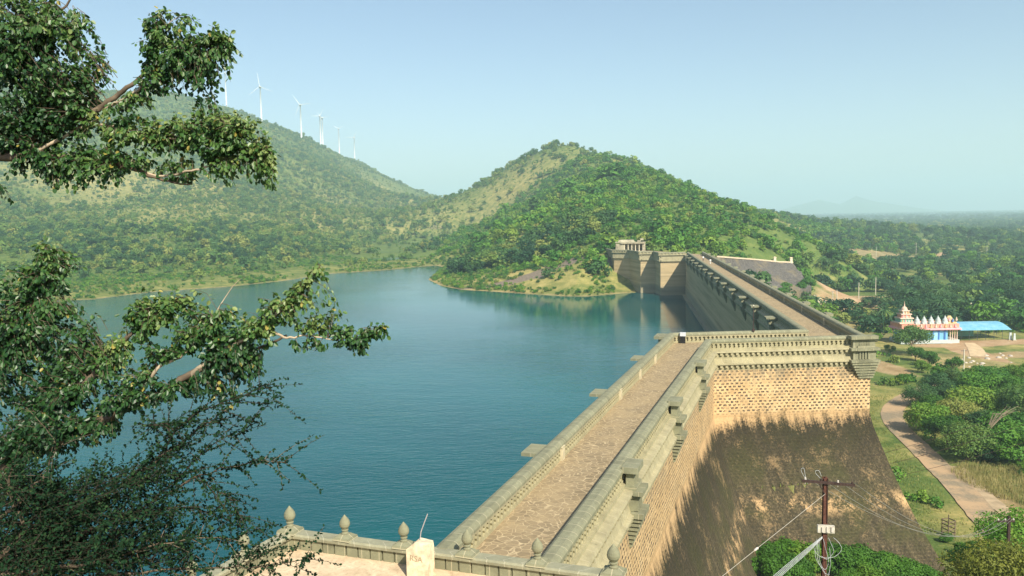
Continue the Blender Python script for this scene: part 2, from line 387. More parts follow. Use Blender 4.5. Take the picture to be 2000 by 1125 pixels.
def height(x, y):
    x = np.asarray(x,float); y = np.asarray(y,float); shp = x.shape; x = x.ravel(); y = y.ravel()
    z = rbf(x, y); sd_ = lake_sd(x, y); dn = downstream(x, y)
    r = np.hypot(x, y); plain = sstep(-14, -24, z)
    amp = (1-plain)
    nz = fbm(x,y,160,3)*13*sstep(450,900,r)*amp + fbm(x,y,45,9)*5*amp*sstep(300,500,r) + fbm(x,y,14,5)*.6*sstep(90,200,r)*amp
    z = z + nz*sstep(10,90,sd_)
    z = np.where(plain > .5, np.maximum(z, GZ-1.0), z)
    k = sstep(0, 38, sd_)
    nat = WZ + (np.maximum(z, WZ+1.5)*(1-sstep(20,60,sd_))+z*sstep(20,60,sd_)-WZ)*k + np.clip(sd_,0,30)*.07
    z = np.where(sd_ < 0, np.where(dn > .5, z, WZ-np.clip(-sd_*.25,0,8)), np.where(y < 95, z, z*dn+nat*(1-dn)))
    # hill the photographer stands on
    hill = 14.0-.60*np.maximum(np.hypot(x*.55, y)-2.0, 0); hill = np.where((x < -10)&(y < 60), hill-.0, hill)
    z = np.maximum(z, np.where(r < 140, hill, -999))
    for (x0,x1,y0,y1,zc) in ():
        pass
    k = inpoly(x, y, EMB); z = np.where(k, np.minimum(z, -25), z)
    return z.reshape(shp)
def H(x, y): return float(height(np.array([x]), np.array([y]))[0])
def hit(u, v, tmin=40, tmax=9000):
    d = ray(u, v); ts = np.geomspace(tmin, tmax, 500); X = d[0]*ts; Y = d[1]*ts; Z = CAMH+d[2]*ts
    hz = height(X, Y); ok = np.nonzero(hz >= Z)[0]
    if not len(ok): return None
    i = max(ok[0], 1); a, b = ts[i-1], ts[i]
    tt = np.linspace(a, b, 20); hz = height(d[0]*tt, d[1]*tt); k = np.nonzero(hz >= CAMH+d[2]*tt)[0]
    t = tt[k[0]] if len(k) else b
    return (d[0]*t, d[1]*t, CAMH+d[2]*t)

az = np.radians(np.concatenate([np.linspace(-80,-34,50)[:-1], np.linspace(-34,36,760), np.linspace(36,80,50)[1:]]))
rr = np.concatenate([np.geomspace(4,60,30)[:-1], np.geomspace(60,700,330)[:-1], np.geomspace(700,3000,230)[:-1], np.geomspace(3000,14000,40)])
AZ, RR = np.meshgrid(az, rr); X = np.sin(AZ)*RR; Y = np.cos(AZ)*RR
Z = height(X, Y)
nr, nc = X.shape
idx = np.arange(nr*nc).reshape(nr, nc)
Fq = np.stack([idx[:-1,:-1], idx[:-1,1:], idx[1:,1:], idx[1:,:-1]], -1).reshape(-1,4)
# surface kinds: dryness / bare earth / rock
xs = X.ravel(); ys = Y.ravel(); zs = Z.ravel()
sdl = lake_sd(xs, ys)
def blob(pts):
    m = np.zeros(len(xs))
    for (x,y,rx,ry,s_) in pts:
        e = np.hypot((xs-x)/rx,(ys-y)/ry)+fbm(xs,ys,12,31)*.7
        m = np.maximum(m, s_*(1-sstep(.7,1.1,e)))
    return m
def bz(u,v,rx,ry,s_=1.0,z=GZ):
    p = pz(u,v,z); return (p[0],p[1],rx,ry,s_)
dirt = blob([bz(1925,668,26,7,.85),bz(1990,690,14,8,.6),bz(1905,685,5,22,.9),bz(1985,725,14,9,1.0),bz(1720,715,7,22,.6),bz(1668,588,22,30,.75),bz(1640,600,10,30,.6),bz(1700,580,20,22,.6),bz(1735,505,60,60,.5),bz(1900,500,40,50,.8),
             bz(1870,700,16,16,.4),bz(1935,980,3.5,22,.55),bz(1905,950,3,18,.5),bz(1640,1100,12,8,.35,-24),bz(1700,640,16,30,.4)])
dirt = np.maximum(dirt, (1-sstep(1,7,sdl+fbm(xs,ys,10,3)*5))*(sdl>-3)*(ys>250)*.42)
left = sstep(-20,-120,xs-.0*ys)*sstep(350,450,ys)
hillb = sstep(-12, 2, zs)
dry = (.34+fbm(xs,ys,260,11)*1.9+fbm(xs,ys,60,4)*1.1)*hillb*(1-.75*sstep(60,170,zs))
band = np.exp(-((xs+.12*ys+40)/140)**2)*sstep(600,900,ys)          # straw slope under the saddle
dry = np.clip(dry*.8 + band*.30*hillb - sstep(700,500,ys)*(xs>0)*.18, 0, 1)
dry = np.clip(dry+ (1-sstep(10,75,sdl+fbm(xs,ys,30,8)*40))*(ys>250)*.35*(sdl>0), 0, 1)
grassz = blob([bz(1978,950,10,14,1.0)])
dry = np.maximum(dry, grassz*.8)
dry = np.where((zs<-20)&(sdl>0), np.clip(.30+fbm(xs,ys,22,15)*2.4+fbm(xs,ys,6,16)*1.0,0,.9), dry)
rock = np.clip((fbm(xs,ys,30,77)-.20)*6,0,1)*hillb*.5
pr = hit(1060,545); 
e = np.abs(ys-(pr[1]+8-.10*(xs-pr[0])))/5+np.abs(xs-pr[0])/55*.8+fbm(xs,ys,10,3)*.9
dry = np.where((xs>-60)&(xs<80)&(ys>330)&(ys<440)&(zs<-2), np.clip(.55+fbm(xs,ys,14,8)*1.6,0,1), dry)
rock = np.maximum(rock, (1-sstep(.7,1.05,e))*1.0)
terr = npmesh('terrain', np.stack([xs,ys,zs],-1), Fq[:, ::-1], [], smooth=True)
ca = terr.data.color_attributes.new('kinds', 'FLOAT_COLOR', 'POINT')
ca.data.foreach_set('color', np.stack([dry,dirt,rock,np.ones_like(dry)],-1).astype(np.float32).ravel())
tag(terr, kind='structure')
M = Mat('hillside_ground', .95, .1); ob = M.coord(); at = M.n('Attribute', _attribute_name='kinds'); sp = M.n('SeparateColor'); M.L(at.outputs['Color'], sp.inputs[0])
n1 = M.noise(ob, .02, 8, .7); n2 = M.noise(ob, .16, 7, .7); n3 = M.noise(ob, 1.4, 5, .7)
green = M.ramp(M.math('ADD', M.math('MULTIPLY',n2,.6), M.math('MULTIPLY',n3,.4)), [(.3,(.05,.09,.025)),(.5,(.11,.165,.04)),(.7,(.22,.24,.07))])
straw = M.ramp(n2, [(.3,(.22,.22,.075)),(.5,(.36,.31,.11)),(.7,(.50,.40,.16))])
f = M.rampv(M.math('ADD', sp.outputs[0], M.math('MULTIPLY', M.math('SUBTRACT', M.math('ADD', M.math('MULTIPLY',n2,.6), M.math('MULTIPLY',n3,.4)), .5), 1.6)), .15, .95)
c = M.mix(f, green, straw)
earth = M.ramp(n2, [(.3,(.34,.21,.11)),(.5,(.45,.30,.17)),(.75,(.55,.42,.27))])
c = M.mix(M.rampv(M.math('ADD', sp.outputs[1], M.math('MULTIPLY', M.math('SUBTRACT', n3, .5), .6)), .25, .7), c, earth)
rk = M.ramp(n3, [(.3,(.14,.115,.09)),(.6,(.25,.20,.15)),(.8,(.36,.30,.22))])
c = M.mix(M.rampv(sp.outputs[2], .2, .6), c, rk)
M.col(c); M.bump(n3, .6, .5); terr.data.materials.append(M.m)

# ------------------------------------------------------------------ water
M = Mat('reservoir_water', .09, .38); ob = M.coord()
mp = M.n('Mapping'); mp.inputs['Scale'].default_value = (.55,1.35,1); mp.inputs['Rotation'].default_value = (0,0,R_(24)); M.L(ob, mp.inputs[0])
a = M.noise(mp.outputs[0], 1.3, 3, .6); b = M.noise(mp.outputs[0], .35, 3, .6); cc = M.noise(ob, .012, 4, .6)
M.b.inputs['IOR'].default_value = 1.33
M.col(M.ramp(cc, [(.35,(.000,.066,.076)),(.65,(.000,.110,.115))]))
hgt = M.math('ADD', M.math('MULTIPLY', a, .30), M.math('MULTIPLY', b, .5)); sy = M.n('SeparateXYZ'); M.L(ob, sy.inputs[0]); calm = M.math('MULTIPLY', M.rampv(sy.outputs[1], 130, 260), M.rampv(sy.outputs[0], -140, -20)); wind = M.math('ADD', .45, M.math('MULTIPLY', M.rampv(M.noise(ob,.02,4,.6), .35, .6), .75)); wind = M.math('MULTIPLY', wind, M.math('SUBTRACT', 1.0, M.math('MULTIPLY', calm, .8))); hgt = M.math('MULTIPLY', hgt, wind); M.bump(hgt, .72, .28)
rg = M.rampv(cc, .4, .6); nd = M.n('MapRange'); nd.inputs[3].default_value=.03; nd.inputs[4].default_value=.09; M.L(rg, nd.inputs[0]); M.L(nd.outputs[0], M.b.inputs['Roughness'])
wm = MB(); wm.face([(-1500,10,WZ),(FA(-3,0,0)[0],10,WZ),(FA(0,1,0)[0],FA(0,1,0)[1],WZ),(FA(60,2,0)[0],FA(60,2,0)[1],WZ),(FB(100,2.5,0)[0],FB(100,2.5,0)[1],WZ),(FB(322,2.5,0)[0],FB(322,2.5,0)[1],WZ),(60,420,WZ),(-60,900,WZ),(-1500,900,WZ)])
tag(wm.build('water', M.m), kind='structure')

# ------------------------------------------------------------------ the dam: one thing
dam = empty('masonry_dam', FA(0,2,0)); tag(dam, 'long stone masonry dam with a stepped plan and a paved walkway between carved parapets', 'dam')
def P(o, parent=dam):       # parent while keeping world coordinates
    o.parent = parent
    w_ = Vector(parent.location); q = parent.parent
    while q is not None: w_ += Vector(q.location); q = q.parent
    o.location = Vector(o.location)-w_; return o
BF = OUT[-1][0]
def outer(extra=0): return OUT + [(BF, -8)] + [(BF+o, z) for z, o in BAT[1:]]
# --- arm A : body, right face battered, left (water) face plain
mb = MB()
def strip(prof, pts_fn, a, b, mbx, m=0, u0=0):      # wall surface swept between plan lines; pts_fn(s_index, w, z)
    acc = 0
    for (w0,z0),(w1,z1) in zip(prof, prof[1:]):
        l = math.dist((w0,z0),(w1,z1))
        mbx.face([pts_fn(0,w0,z0), pts_fn(0,w1,z1), pts_fn(1,w1,z1), pts_fn(1,w0,z0)], [(a,z0),(a,z1),(b,z1),(b,z0)], m)
# plan corners of the downstream face (w = outward distance): A line, C line, B line
CA0, CA1 = (23.75, 95.55), (43.0, 96.75)      # downstream inner edge line of the cross wall parapet (w = 0)
cdir = Vector((CA1[0]-CA0[0], CA1[1]-CA0[1])).normalized(); cn = Vector((cdir.y, -cdir.x))   # outward = towards camera
FC = Fr(CA0, (cdir.x, cdir.y))                # s along the wall to the right, t outward
def xl(p, d, q, e):   # 2D line intersection
    den = d[0]*e[1]-d[1]*e[0]; t = ((q[0]-p[0])*e[1]-(q[1]-p[1])*e[0])/den
    return (p[0]+d[0]*t, p[1]+d[1]*t)
def cornAC(w):        # where arm A right face and the cross wall face meet, both pushed out by w
    pa = FA(0, A_W+w, 0); return xl(pa, FA.d, FC(0, w, 0), FC.d)
def cornCB(w):
    pb = FB(0, B_W+w, 0); return xl(FC(0, w, 0), FC.d, pb, FB.d)
full = outer()
S0 = -2.7
def fA(i, w, z): return (FA(S0, A_W+w, z) if i == 0 else (*cornAC(w), z))
def fC(i, w, z): return ((*cornAC(w), z) if i == 0 else (*cornCB(w), z))
def fB(i, w, z): return ((*cornCB(w), z) if i == 0 else FB(B1, B_W+w, z))
nwall = len(OUT)-1
sC = math.dist(cornAC(1), cornCB(1))
for prof, mat_i in ((full[nwall:], 0),):
    strip(prof, fA, S0, 62, mb); strip(prof, fC, 0, sC, mb); strip(prof, fB, 100, 100+(B1-100), mb)
o = P(mb.build('downstream_wall', M_wall)); fixnormals(o)
# subdivide long strips is unnecessary: shading is procedural
mb = MB()
# upstream faces (below the cornice) of A, the cross wall and B
WFACE = [(BF,-2.4),(BF,-8),(BF+.3,-14),(BF+.3,-24)]
CU0 = (FA(0,-0,0)); 
FU = Fr((20.75,100.45), (cdir.x, cdir.y))      # upstream parapet inner edge of the cross wall, t negative = outward
def cAU(w): return xl(FA(0,-w,0), FA.d, FU(0,-w,0), FU.d)
def cUB(w): return xl(FU(0,-w,0), FU.d, FB(0,-w,0), FB.d)
def uA(i,w,z): return FA(S0,-w,z) if i==0 else (*cAU(w),z)
def uC(i,w,z): return (*cAU(w),z) if i==0 else (*cUB(w),z)
def uB(i,w,z): return (*cUB(w),z) if i==0 else FB(B1,-w,z)
strip(WFACE,uA,0,66,mb); strip(WFACE,uC,0,16,mb); strip(WFACE,uB,100,B1,mb)
o = P(mb.build('upstream_wall', M_wallw)); fixnormals(o)
# far jogs of the upstream wall
jog = [(FB(B1,-1.1,0)[0]+.3, 314.2),(57.2,314.2),(57.0,325.2),(51.3,325.4),(49.2,341),(43.2,345),(42.6,362)]
mb = MB()
jb = [(x,y,-24) for x,y in jog]
Lq = 0
for (x0,y0),(x1,y1) in zip(jog,jog[1:]):
    l = math.dist((x0,y0),(x1,y1)); mb.face([(x0,y0,-24),(x1,y1,-24),(x1,y1,-2.4),(x0,y0,-2.4)], [(Lq,-24),(Lq+l,-24),(Lq+l,-2.4),(Lq,-2.4)]); Lq += l
o = P(mb.build('abutment_wall', M_wallw)); fixnormals(o)
# cornice + parapet along an arbitrary polyline: mitred sweep of a profile, outward side given by sign
def mitre(path, w, sgn):
    out = []; n = len(path)
    for i in range(n):
        if i == 0: d = Vector(path[1])-Vector(path[0]); d.normalize(); nn = Vector((d.y,-d.x))*sgn; out.append(Vector(path[0])+nn*w); continue
        if i == n-1: d = Vector(path[-1])-Vector(path[-2]); d.normalize(); nn = Vector((d.y,-d.x))*sgn; out.append(Vector(path[-1])+nn*w); continue
        d0 = (Vector(path[i])-Vector(path[i-1])).normalized(); d1 = (Vector(path[i+1])-Vector(path[i])).normalized()
        n0 = Vector((d0.y,-d0.x))*sgn; n1 = Vector((d1.y,-d1.x))*sgn; b = (n0+n1); b = b/max(b.length_squared,1e-6)*2; out.append(Vector(path[i])+b*w)
    return out
def psweep(mbx, path, sgn, prof, m=0, caps=True):
    rings = [mitre(path, w_, sgn) for w_, z_ in prof]; n = len(path); L = [0]
    for i in range(1,n): L.append(L[-1]+math.dist(path[i],path[i-1]))
    acc = [0]; k = len(prof)
    for a_, b_ in zip(prof, prof[1:]+prof[:1]): acc.append(acc[-1]+math.dist(a_,b_))
    for i in range(n-1):
        for j in range(k):
            j2 = (j+1)%k; a_, b_, c_, d_ = rings[j][i], rings[j][i+1], rings[j2][i+1], rings[j2][i]
            mbx.face([(*a_,prof[j][1]),(*b_,prof[j][1]),(*c_,prof[j2][1]),(*d_,prof[j2][1])], [(L[i],acc[j]),(L[i+1],acc[j]),(L[i+1],acc[j+1]),(L[i],acc[j+1])], m)
    if caps:
        for i in (0,n-1): mbx.face([(*rings[j][i],prof[j][1]) for j in range(k)], m=m)
def boxes_along(mbx, path, sgn, w0, w1, z0, z1, width, pitch, start=.3, m=0, skip=None):
    for a_, b_ in zip(path, path[1:]):
        l = math.dist(a_,b_); n = int((l-2*start)/pitch)
        if n < 1: continue
        F = Fr(a_, (b_[0]-a_[0], b_[1]-a_[1]))
        for k in range(n+1):
            s_ = start+(l-2*start)*k/n
            mbx.box(s_-width/2, s_+width/2, min(sgn*w0,sgn*w1), max(sgn*w0,sgn*w1), z0, z1, F, m)
COPING = [(-.06,.86),(-.06,1.02),(.02,1.14),(.16,1.22),(.58,1.22),(.78,1.15),(.88,1.04),(.88,.86)]
def parapet(name, path, sgn, pitch, bold=True, coping=None):
    """carved parapet: low plinth, top band, posts with crossed lozenges in front of a recessed slab, coping"""
    mbx = MB()
    psweep(mbx, path, sgn, [(0,-.04),(0,.16),(.97,.16),(.97,-.04)])
    psweep(mbx, path, sgn, [(.002,.72),(.002,.862),(.80,.862),(.80,.72)])
    psweep(mbx, path, sgn, [(.26,.15),(.26,.73),(.56,.73),(.56,.15)])
    for (wa,wb) in ((.012,.27),(.55,.79)):
        for a_, b_ in zip(path, path[1:]):
            l = math.dist(a_,b_); n = max(1,int(l/pitch)); F = Fr(a_, (b_[0]-a_[0], b_[1]-a_[1])); q = l/n
            for k in range(n):
                s_ = (k+.5)*q; y0, y1 = sorted((sgn*wa, sgn*wb)); r_ = q*.5
                # hourglass post, wide at foot, middle and head
                for (za,zb,h0,h1) in ((.16,.30,.46*q,.14*q),(.30,.44,.14*q,.30*q),(.44,.58,.30*q,.14*q),(.58,.72,.14*q,.46*q)):
                    mbx.hexa([F(s_-h0/1,y0,za),F(s_+h0/1,y0,za),F(s_+h0/1,y1,za),F(s_-h0/1,y1,za)],[F(s_-h1,y0,zb),F(s_+h1,y0,zb),F(s_+h1,y1,zb),F(s_-h1,y1,zb)])
    o = P(mbx.build(name, M_bal)); fixnormals(o); tag(o)
    mc = MB(); psweep(mc, path, sgn, coping or COPING); c_ = mc.build('coping', M_trim); fixnormals(c_); c_.parent = o; c_.location = -Vector(dam.location)-Vector(o.location)+Vector((0,0,0)); c_.location = Vector((0,0,0))
    return o
def cornice(path, sgn, pitch=.62):
    mbx = MB()
    prof = [(.96,.155)]+OUT[1:]+[(.5,-2.4),(.5,.155)]
    psweep(mbx, path, sgn, prof)
    boxes_along(mbx, path, sgn, 1.13, 1.40, -.60, -.312, pitch*.5, pitch)
    boxes_along(mbx, path, sgn, 1.10, 1.42, -2.06, -1.765, pitch*.5, pitch)
    o = P(mbx.build('cornice', M_trimw)); fixnormals(o); return o
pAr = [FA(S0,A_W,0)[:2], tuple(cornAC(0)), tuple(cornCB(0)), FB(B1+1,B_W,0)[:2]]
pAl = [FA(S0,0,0)[:2], tuple(cAU(0)), tuple(cUB(0)), FB(B1-1.0,0,0)[:2]]
jogp = [tuple(Vector(q)) for q in mitre([(FB(B1,-1.1,0)[0]-.0,314.2)]+jog[1:], 1.1, -1)]
for nm, path, sg in (('parapet',pAr[:2],1),('parapet',pAr[1:3],1),('parapet',pAr[2:],1),('parapet',pAl[:2],-1),('parapet',pAl[1:3],-1),('parapet',pAl[2:],-1)): pass
def cut(path, i):  # straight piece of a path, for separately meshed runs
    return [path[i], path[i+1]]
parapet('parapet', pAr, 1, .52)
parapet('parapet', pAl, -1, .52)
parapet('parapet', jogp, 1, 1.2)
cornice(pAr, 1); cornice(pAl, -1); cornice(jogp, 1, 1.2)
# walkway
mb = MB()
a0 = FA(S0+.5,-.1,0); a1 = FA(S0+.5,A_W+.1,0)
poly = [a0[:2], a1[:2], cornAC(.1), cornCB(.1), FB(B1+4,B_W+.1,0)[:2], (60,356), (44,356), (48.5,342), (51.5,326), (57.6,325), (57.8,314.8), FB(B1,-.1,0)[:2], cUB(.1), cAU(.1)]
import mathutils
tri = mathutils.geometry.tessellate_polygon([[Vector((p[0],p[1],0)) for p in poly]])
for t_ in tri: mb.face([(poly[i][0],poly[i][1],0.0) for i in t_])
P(mb.build('walkway', M_pave))
# plinth at the water line of the long arm
mb = MB(); mb.sweep([(-1.3,WZ-1),(-2.5,WZ-1),(-2.5,WZ+.45),(-1.3,WZ+.6)], 101, B1, FB); o = P(mb.build('ledge', M_wallw)); fixnormals(o)
# brackets (corbelled buttress heads) at every bay
def bracket_mesh(waterside):
    m = MB(); hw = .72
    if waterside:
        m.box(-1.1,1.1,.90,2.45,.36,.60)          # broad slab level with the parapet foot
        m.box(-hw,hw,.9,1.75,-.16,.36)
    else:
        m.box(-.95,.95,.80,1.75,.90,1.27)
        for k in range(5): m.box(-hw+.30*k,-hw+.30*k+.17,1.0,1.50,.10,.90)
        m.box(-.8,.8,.9,1.66,-.14,.12)
    m.box(-.92,.92,1.0,2.05,-.42,-.155)
    m.box(-.62,.62,1.0,1.45,-1.45,-.42)
    for k in range(4): m.box(-.60+.34*k,-.60+.34*k+.19,1.44,1.74,-1.42,-.425)
    m.box(-.95,.95,1.0,2.1,-1.78,-1.47)
    for k in range(7):
        a = .84-.105*k; m.box(-a,a,1.0,1.98-.12*k,-1.785-.30*(k+1)+.055,-1.785-.30*k-.055); m.box(-a+.05,a-.05,1.0,1.90-.12*k,-1.79-.30*k-.056,-1.785-.30*k)
    return m
def pier_mesh():
    m = MB(); m.box(-.30,.30,-.13,.02,-.02,.86); m.box(-.24,.24,-.16,-.12,.06,.70); m.box(-.34,.34,-.15,.3,.862,.93); return m
bm_d = bracket_mesh(False).build('bracket', M_trim, dam); bm_w = bracket_mesh(True).build('bracket', M_trim, dam); pm = pier_mesh().build('pier', simple('cream_stone',(.52,.46,.31),.9,.2,3), dam)
fixnormals(bm_d); fixnormals(bm_w)
used = set()
def place(proto, F, s_, t_, sg):     # local y = outward
    o = proto if proto not in used else link(proto.copy()); used.add(proto); o.parent = dam
    n = Vector(F.n)*sg; x = Vector((n.y, -n.x)); x = -x if x.dot(Vector(F.d)) < 0 and False else x
    p = F(s_, t_, 0); o.location = Vector(p)-Vector(dam.location); o.rotation_euler = (0,0,math.atan2(n.y,n.x)-math.pi/2)
    return o
for s_ in (12.0, 29.7, 47.2): place(bm_d, FA, s_, A_W, 1)
for s_ in (15.5, 33.8, 51.8): place(bm_w, FA, s_, 0, -1); place(pm, FA, s_, 0, -1)
place(bm_d, FC, -.2+math.dist(CA0, cornCB(0)), 0, 1)
for s_ in (43.0,): place(pm, FA, s_, 0, -1)
for k in range(14):
    s_ = 119.5+15.1*k
    if s_ < B1-2:
        place(bm_d, FB, s_, B_W, 1); place(bm_w, FB, s_+1, 0, -1); q = place(pm, FB, s_-3.5, B_W, 1)
        q.scale = (1,1,1)
# corner slabs of the cross wall
mb = MB()
cb = Vector(cornCB(0)); 
mb.box(-1.9,1.35,.9,1.95,.93,1.33, lambda a,b,z: FC(math.dist(CA0,cornCB(0))+a, b, z))
mb.box(-1.5,1.2,.9,1.5,-.1,.93, lambda a,b,z: FC(math.dist(CA0,cornCB(0))+a, b, z))
mb.box(-1.9,1.6,.9,2.0,-.40,-.10, lambda a,b,z: FC(math.dist(CA0,cornCB(0))+a, b, z))
mb.box(-1.5,1.25,.9,1.6,-1.5,-.40, lambda a,b,z: FC(math.dist(CA0,cornCB(0))+a, b, z))
mb.box(-1.9,1.6,.9,2.1,-1.8,-1.5, lambda a,b,z: FC(math.dist(CA0,cornCB(0))+a, b, z))
for k in range(6):
    mb.box(-1.75+.22*k,1.45-.06*k,.9,2.0-.14*k,-1.8-.34*(k+1)+.05,-1.8-.34*k-.06, lambda a,b,z: FC(math.dist(CA0,cornCB(0))+a, b, z))
    mb.box(-1.6+.22*k,1.35-.06*k,.9,1.9-.14*k,-1.8-.34*k-.07,-1.8-.34*k, lambda a,b,z: FC(math.dist(CA0,cornCB(0))+a, b, z))
o = P(mb.build('corner_bracket', M_trim)); fixnormals(o)
# slab at the outer corner of arm A
mb = MB(); q = cAU(0); Fq_ = Fr(q, FA.d); mb.box(-1.6,1.1,-2.3,-.9,.62,.98, Fq_); mb.box(-1.2,.8,-1.8,-.9,-.1,.62, Fq_); o = P(mb.build('bracket', M_trim)); fixnormals(o)

# ------------------------------------------------------------------ terrace in the foreground
TF = .42
mb = MB(); FT = FA
tp = [(-2.9,7.9),(-2.9,-8.6),(-16,-9.6),(-30,-9.6),(-30,9.0),(-16,8.6)]
for zt, zb in ((TF, -9),):
    top = [FT(s_,t_,zt) for s_,t_ in tp]; bot = [FT(s_,t_,zb) for s_,t_ in tp]
    mb.face(top)
    for k in range(len(tp)): mb.face([bot[k],bot[(k+1)%len(tp)],top[(k+1)%len(tp)],top[k]])
M = Mat('terrace_floor', .95, .1); ob = M.coord(); n1 = M.noise(ob,.55,7,.72,dist=1.2); n2 = M.noise(ob,5,5,.7)
c = M.ramp(n1, [(.3,(.36,.27,.18)),(.45,(.58,.45,.30)),(.6,(.72,.57,.39)),(.75,(.80,.66,.48))]); c = M.mix(M.rampv(n2,.5,.75), c, (.42,.31,.20)); M.col(c); M.bump(M.math('ADD',n1,n2),.5,.03)
o = mb.build('terrace', M.m); fixnormals(o); tag(o, kind='structure')
tpar = empty('terrace_parapet', FA(-2.9,-8.2,TF)); tag(tpar, 'low grey green stone slab parapet with bud shaped finials around the sandy terrace', 'parapet')
tpath = [FT(-15.5,-9.3,0)[:2], FT(-2.9,-8.2,0)[:2], FT(-2.9,7.5,0)[:2], FT(-15.5,8.2,0)[:2]]
def slabs(mbx, path):
    for a_, b_ in zip(path, path[1:]):
        l = math.dist(a_,b_); n = int(l/.62); F = Fr(a_, (b_[0]-a_[0], b_[1]-a_[1])); q = l/n
        for k in range(n):
            wj = .03+.01*((k*7)%3); mbx.box(k*q+wj, (k+1)*q-wj, -.20+.012*((k*5)%3), .20, TF-.02, .99, F)
        mbx.box(.02, l-.02, -.10, .10, TF-.03, .985, F)
mb = MB(); slabs(mb, tpath); P(mb.build('slab_panel', M_trim), tpar)
mb = MB(); TC = [(-.34,.99),(-.36,1.12),(-.30,1.20),(.30,1.20),(.36,1.12),(.34,.99)]; psweep(mb, tpath, 1, TC); o = P(mb.build('coping', trim_mat('terrace_coping', (.34,.335,.23), (.44,.42,.31), .85)), tpar); fixnormals(o)
def finial(big=1.0):
    m = MB()
    m.box(-.44,.44,-.40,.40,-.03,.10,top=(.03,.03)); m.box(-.36,.36,-.34,.34,.10,.22,top=(.16,.15))
    m.lathe([(.15,.22),(.17,.26),(.13,.30),(.12,.36),(.165,.38),(.165,.42),(.12,.45),(.17,.50),(.235,.60),(.25,.70),(.225,.82),(.17,.92),(.12,.98),(.05,1.07),(.0,1.13)], n=18)
    return m
fin = None
fl = [(-2.9,-8.2,1.1),(-2.9,-5.2,1),(-2.9,-2.15,1),(-2.9,.95,1),(-2.9,4.2,1),(-2.9,7.5,1.12),(-6.0,-8.45,1),(-9.0,-8.7,1),(-12,-9.0,1)]
for s_,t_,k in fl:
    if fin is None: fin = finial().build('finial', M_trim, tpar); o = fin
    else: o = link(fin.copy()); o.parent = tpar
    o.location = Vector(FT(s_,t_,1.2))-Vector(tpar.location); o.scale = (k,k,k); o.rotation_euler = (0,0,-R_(19.5)+random.uniform(-.05,.05))
# white painted marker pillar
mp_ = MB(); F = Fr(FT(-3.9,-.85,0)[:2], FT.d)
mp_.box(-.36,.36,-.50,.50,TF-.05,1.66,F)
q = [F(-.36,-.50,1.66),F(.36,-.50,1.66),F(.36,.50,1.66),F(-.36,.50,1.66)]; t4 = [F(-.34,-.10,2.0),F(.34,-.14,1.98),F(.33,.47,1.92),F(-.34,.48,1.94)]
mp_.hexa(q, t4)
pil = empty('marker_pillar', F(0,0,TF)); tag(pil, 'whitewashed masonry pillar with scratched letters and a chamfered top on the sandy terrace', 'pillar')
M_pil = simple('limewashed_plaster', (.70,.57,.40), .95, .35, 3.2)
o = P(mp_.build('shaft', M_pil), pil); fixnormals(o)
bv = o.modifiers.new('b','BEVEL'); bv.width = .035; bv.segments = 2
mb = MB(); q0 = Vector(F(.05,-.02,2.0)); mb.tube([q0, q0+Vector((.05,.0,.35)), q0+Vector((.22,0,.8)), q0+Vector((.36,0,1.15))], .022, 6); P(mb.build('iron_rod', simple('grey_iron',(.42,.38,.38),.5,.2,8)), pil)
cu = bpy.data.curves.new('t','FONT'); cu.body = 'RSA'; cu.size = .36; cu.extrude = .006; cu.align_x = 'CENTER'; cu.offset = -.002
to = bpy.data.objects.new('t', cu); COL.objects.link(to); dg = bpy.context.evaluated_depsgraph_get(); me = bpy.data.meshes.new_from_object(to.evaluated_get(dg)); bpy.data.objects.remove(to)
lt = bpy.data.objects.new('letters', me); link(lt); me.materials.clear(); me.materials.append(simple('faded_paint',(.34,.27,.17),.9,.6,20))
lt.location = F(-.365,-.04,1.18); lt.rotation_euler = (R_(90), R_(3), -R_(19.5)); P(lt, pil)

# ------------------------------------------------------------------ embankment at the far end
crest = CREST; toe = TOE
crest = [tuple(c) for c in crest]; toe = [tuple(c) for c in toe]
V = []; nS = 60; nR = 30
for i in range(nS):
    t_ = i/(nS-1)*(len(crest)-1); k = min(int(t_), len(crest)-2); f_ = t_-k
    a_ = Vector(crest[k]).lerp(Vector(crest[k+1]), f_); b_ = Vector(toe[k]).lerp(Vector(toe[k+1]), f_)
    bk = a_+(a_-b_).normalized()*9; bk.z = a_.z-.1
    V.append([*bk]); V.append([*a_])
    for j in range(1,nR):
        g = j/(nR-1); p_ = a_.lerp(b_, g); p_.z += (.9 if .42<g<.52 else 0)+float(fbm(p_.x,p_.y,5,2))*.9; V.append([*p_])
    b2 = b_.copy(); b2.z -= 14; V.append([*b2])
V = np.array(V); cw = nR+2; idx = np.arange(nS*cw).reshape(nS,cw)
Fe = np.stack([idx[:-1,:-1],idx[:-1,1:],idx[1:,1:],idx[1:,:-1]],-1).reshape(-1,4)
M = Mat('rubble_slope', .95, .1); ob = M.coord(); n1 = M.noise(ob,.9,6,.75); n2 = M.noise(ob,.08,5,.6)
c = M.ramp(n1,[(.3,(.055,.052,.050)),(.5,(.12,.11,.10)),(.72,(.23,.21,.18))]); c = M.mix(M.rampv(n2,.5,.65), c, (.22,.18,.11)); M.col(c); M.bump(n1,.8,.4)
o = npmesh('embankment', V, Fe[:, ::-1], [M.m]); tag(o, kind='structure')
mb = MB()
mb2 = MB()
for (a_, b_) in zip(crest[:-1], crest[1:]):
    a_ = Vector(a_); b_ = Vector(b_); d = (b_-a_); nn = Vector((-d.y,d.x,0)).normalized()
    mb.face([a_+Vector((0,0,.12)), b_+Vector((0,0,.12)), b_+nn*4+Vector((0,0,.12)), a_+nn*4+Vector((0,0,.12))])
o = mb.build('path', simple('pale_track',(.52,.42,.30),.95,.2,.8)); tag(o, kind='structure')
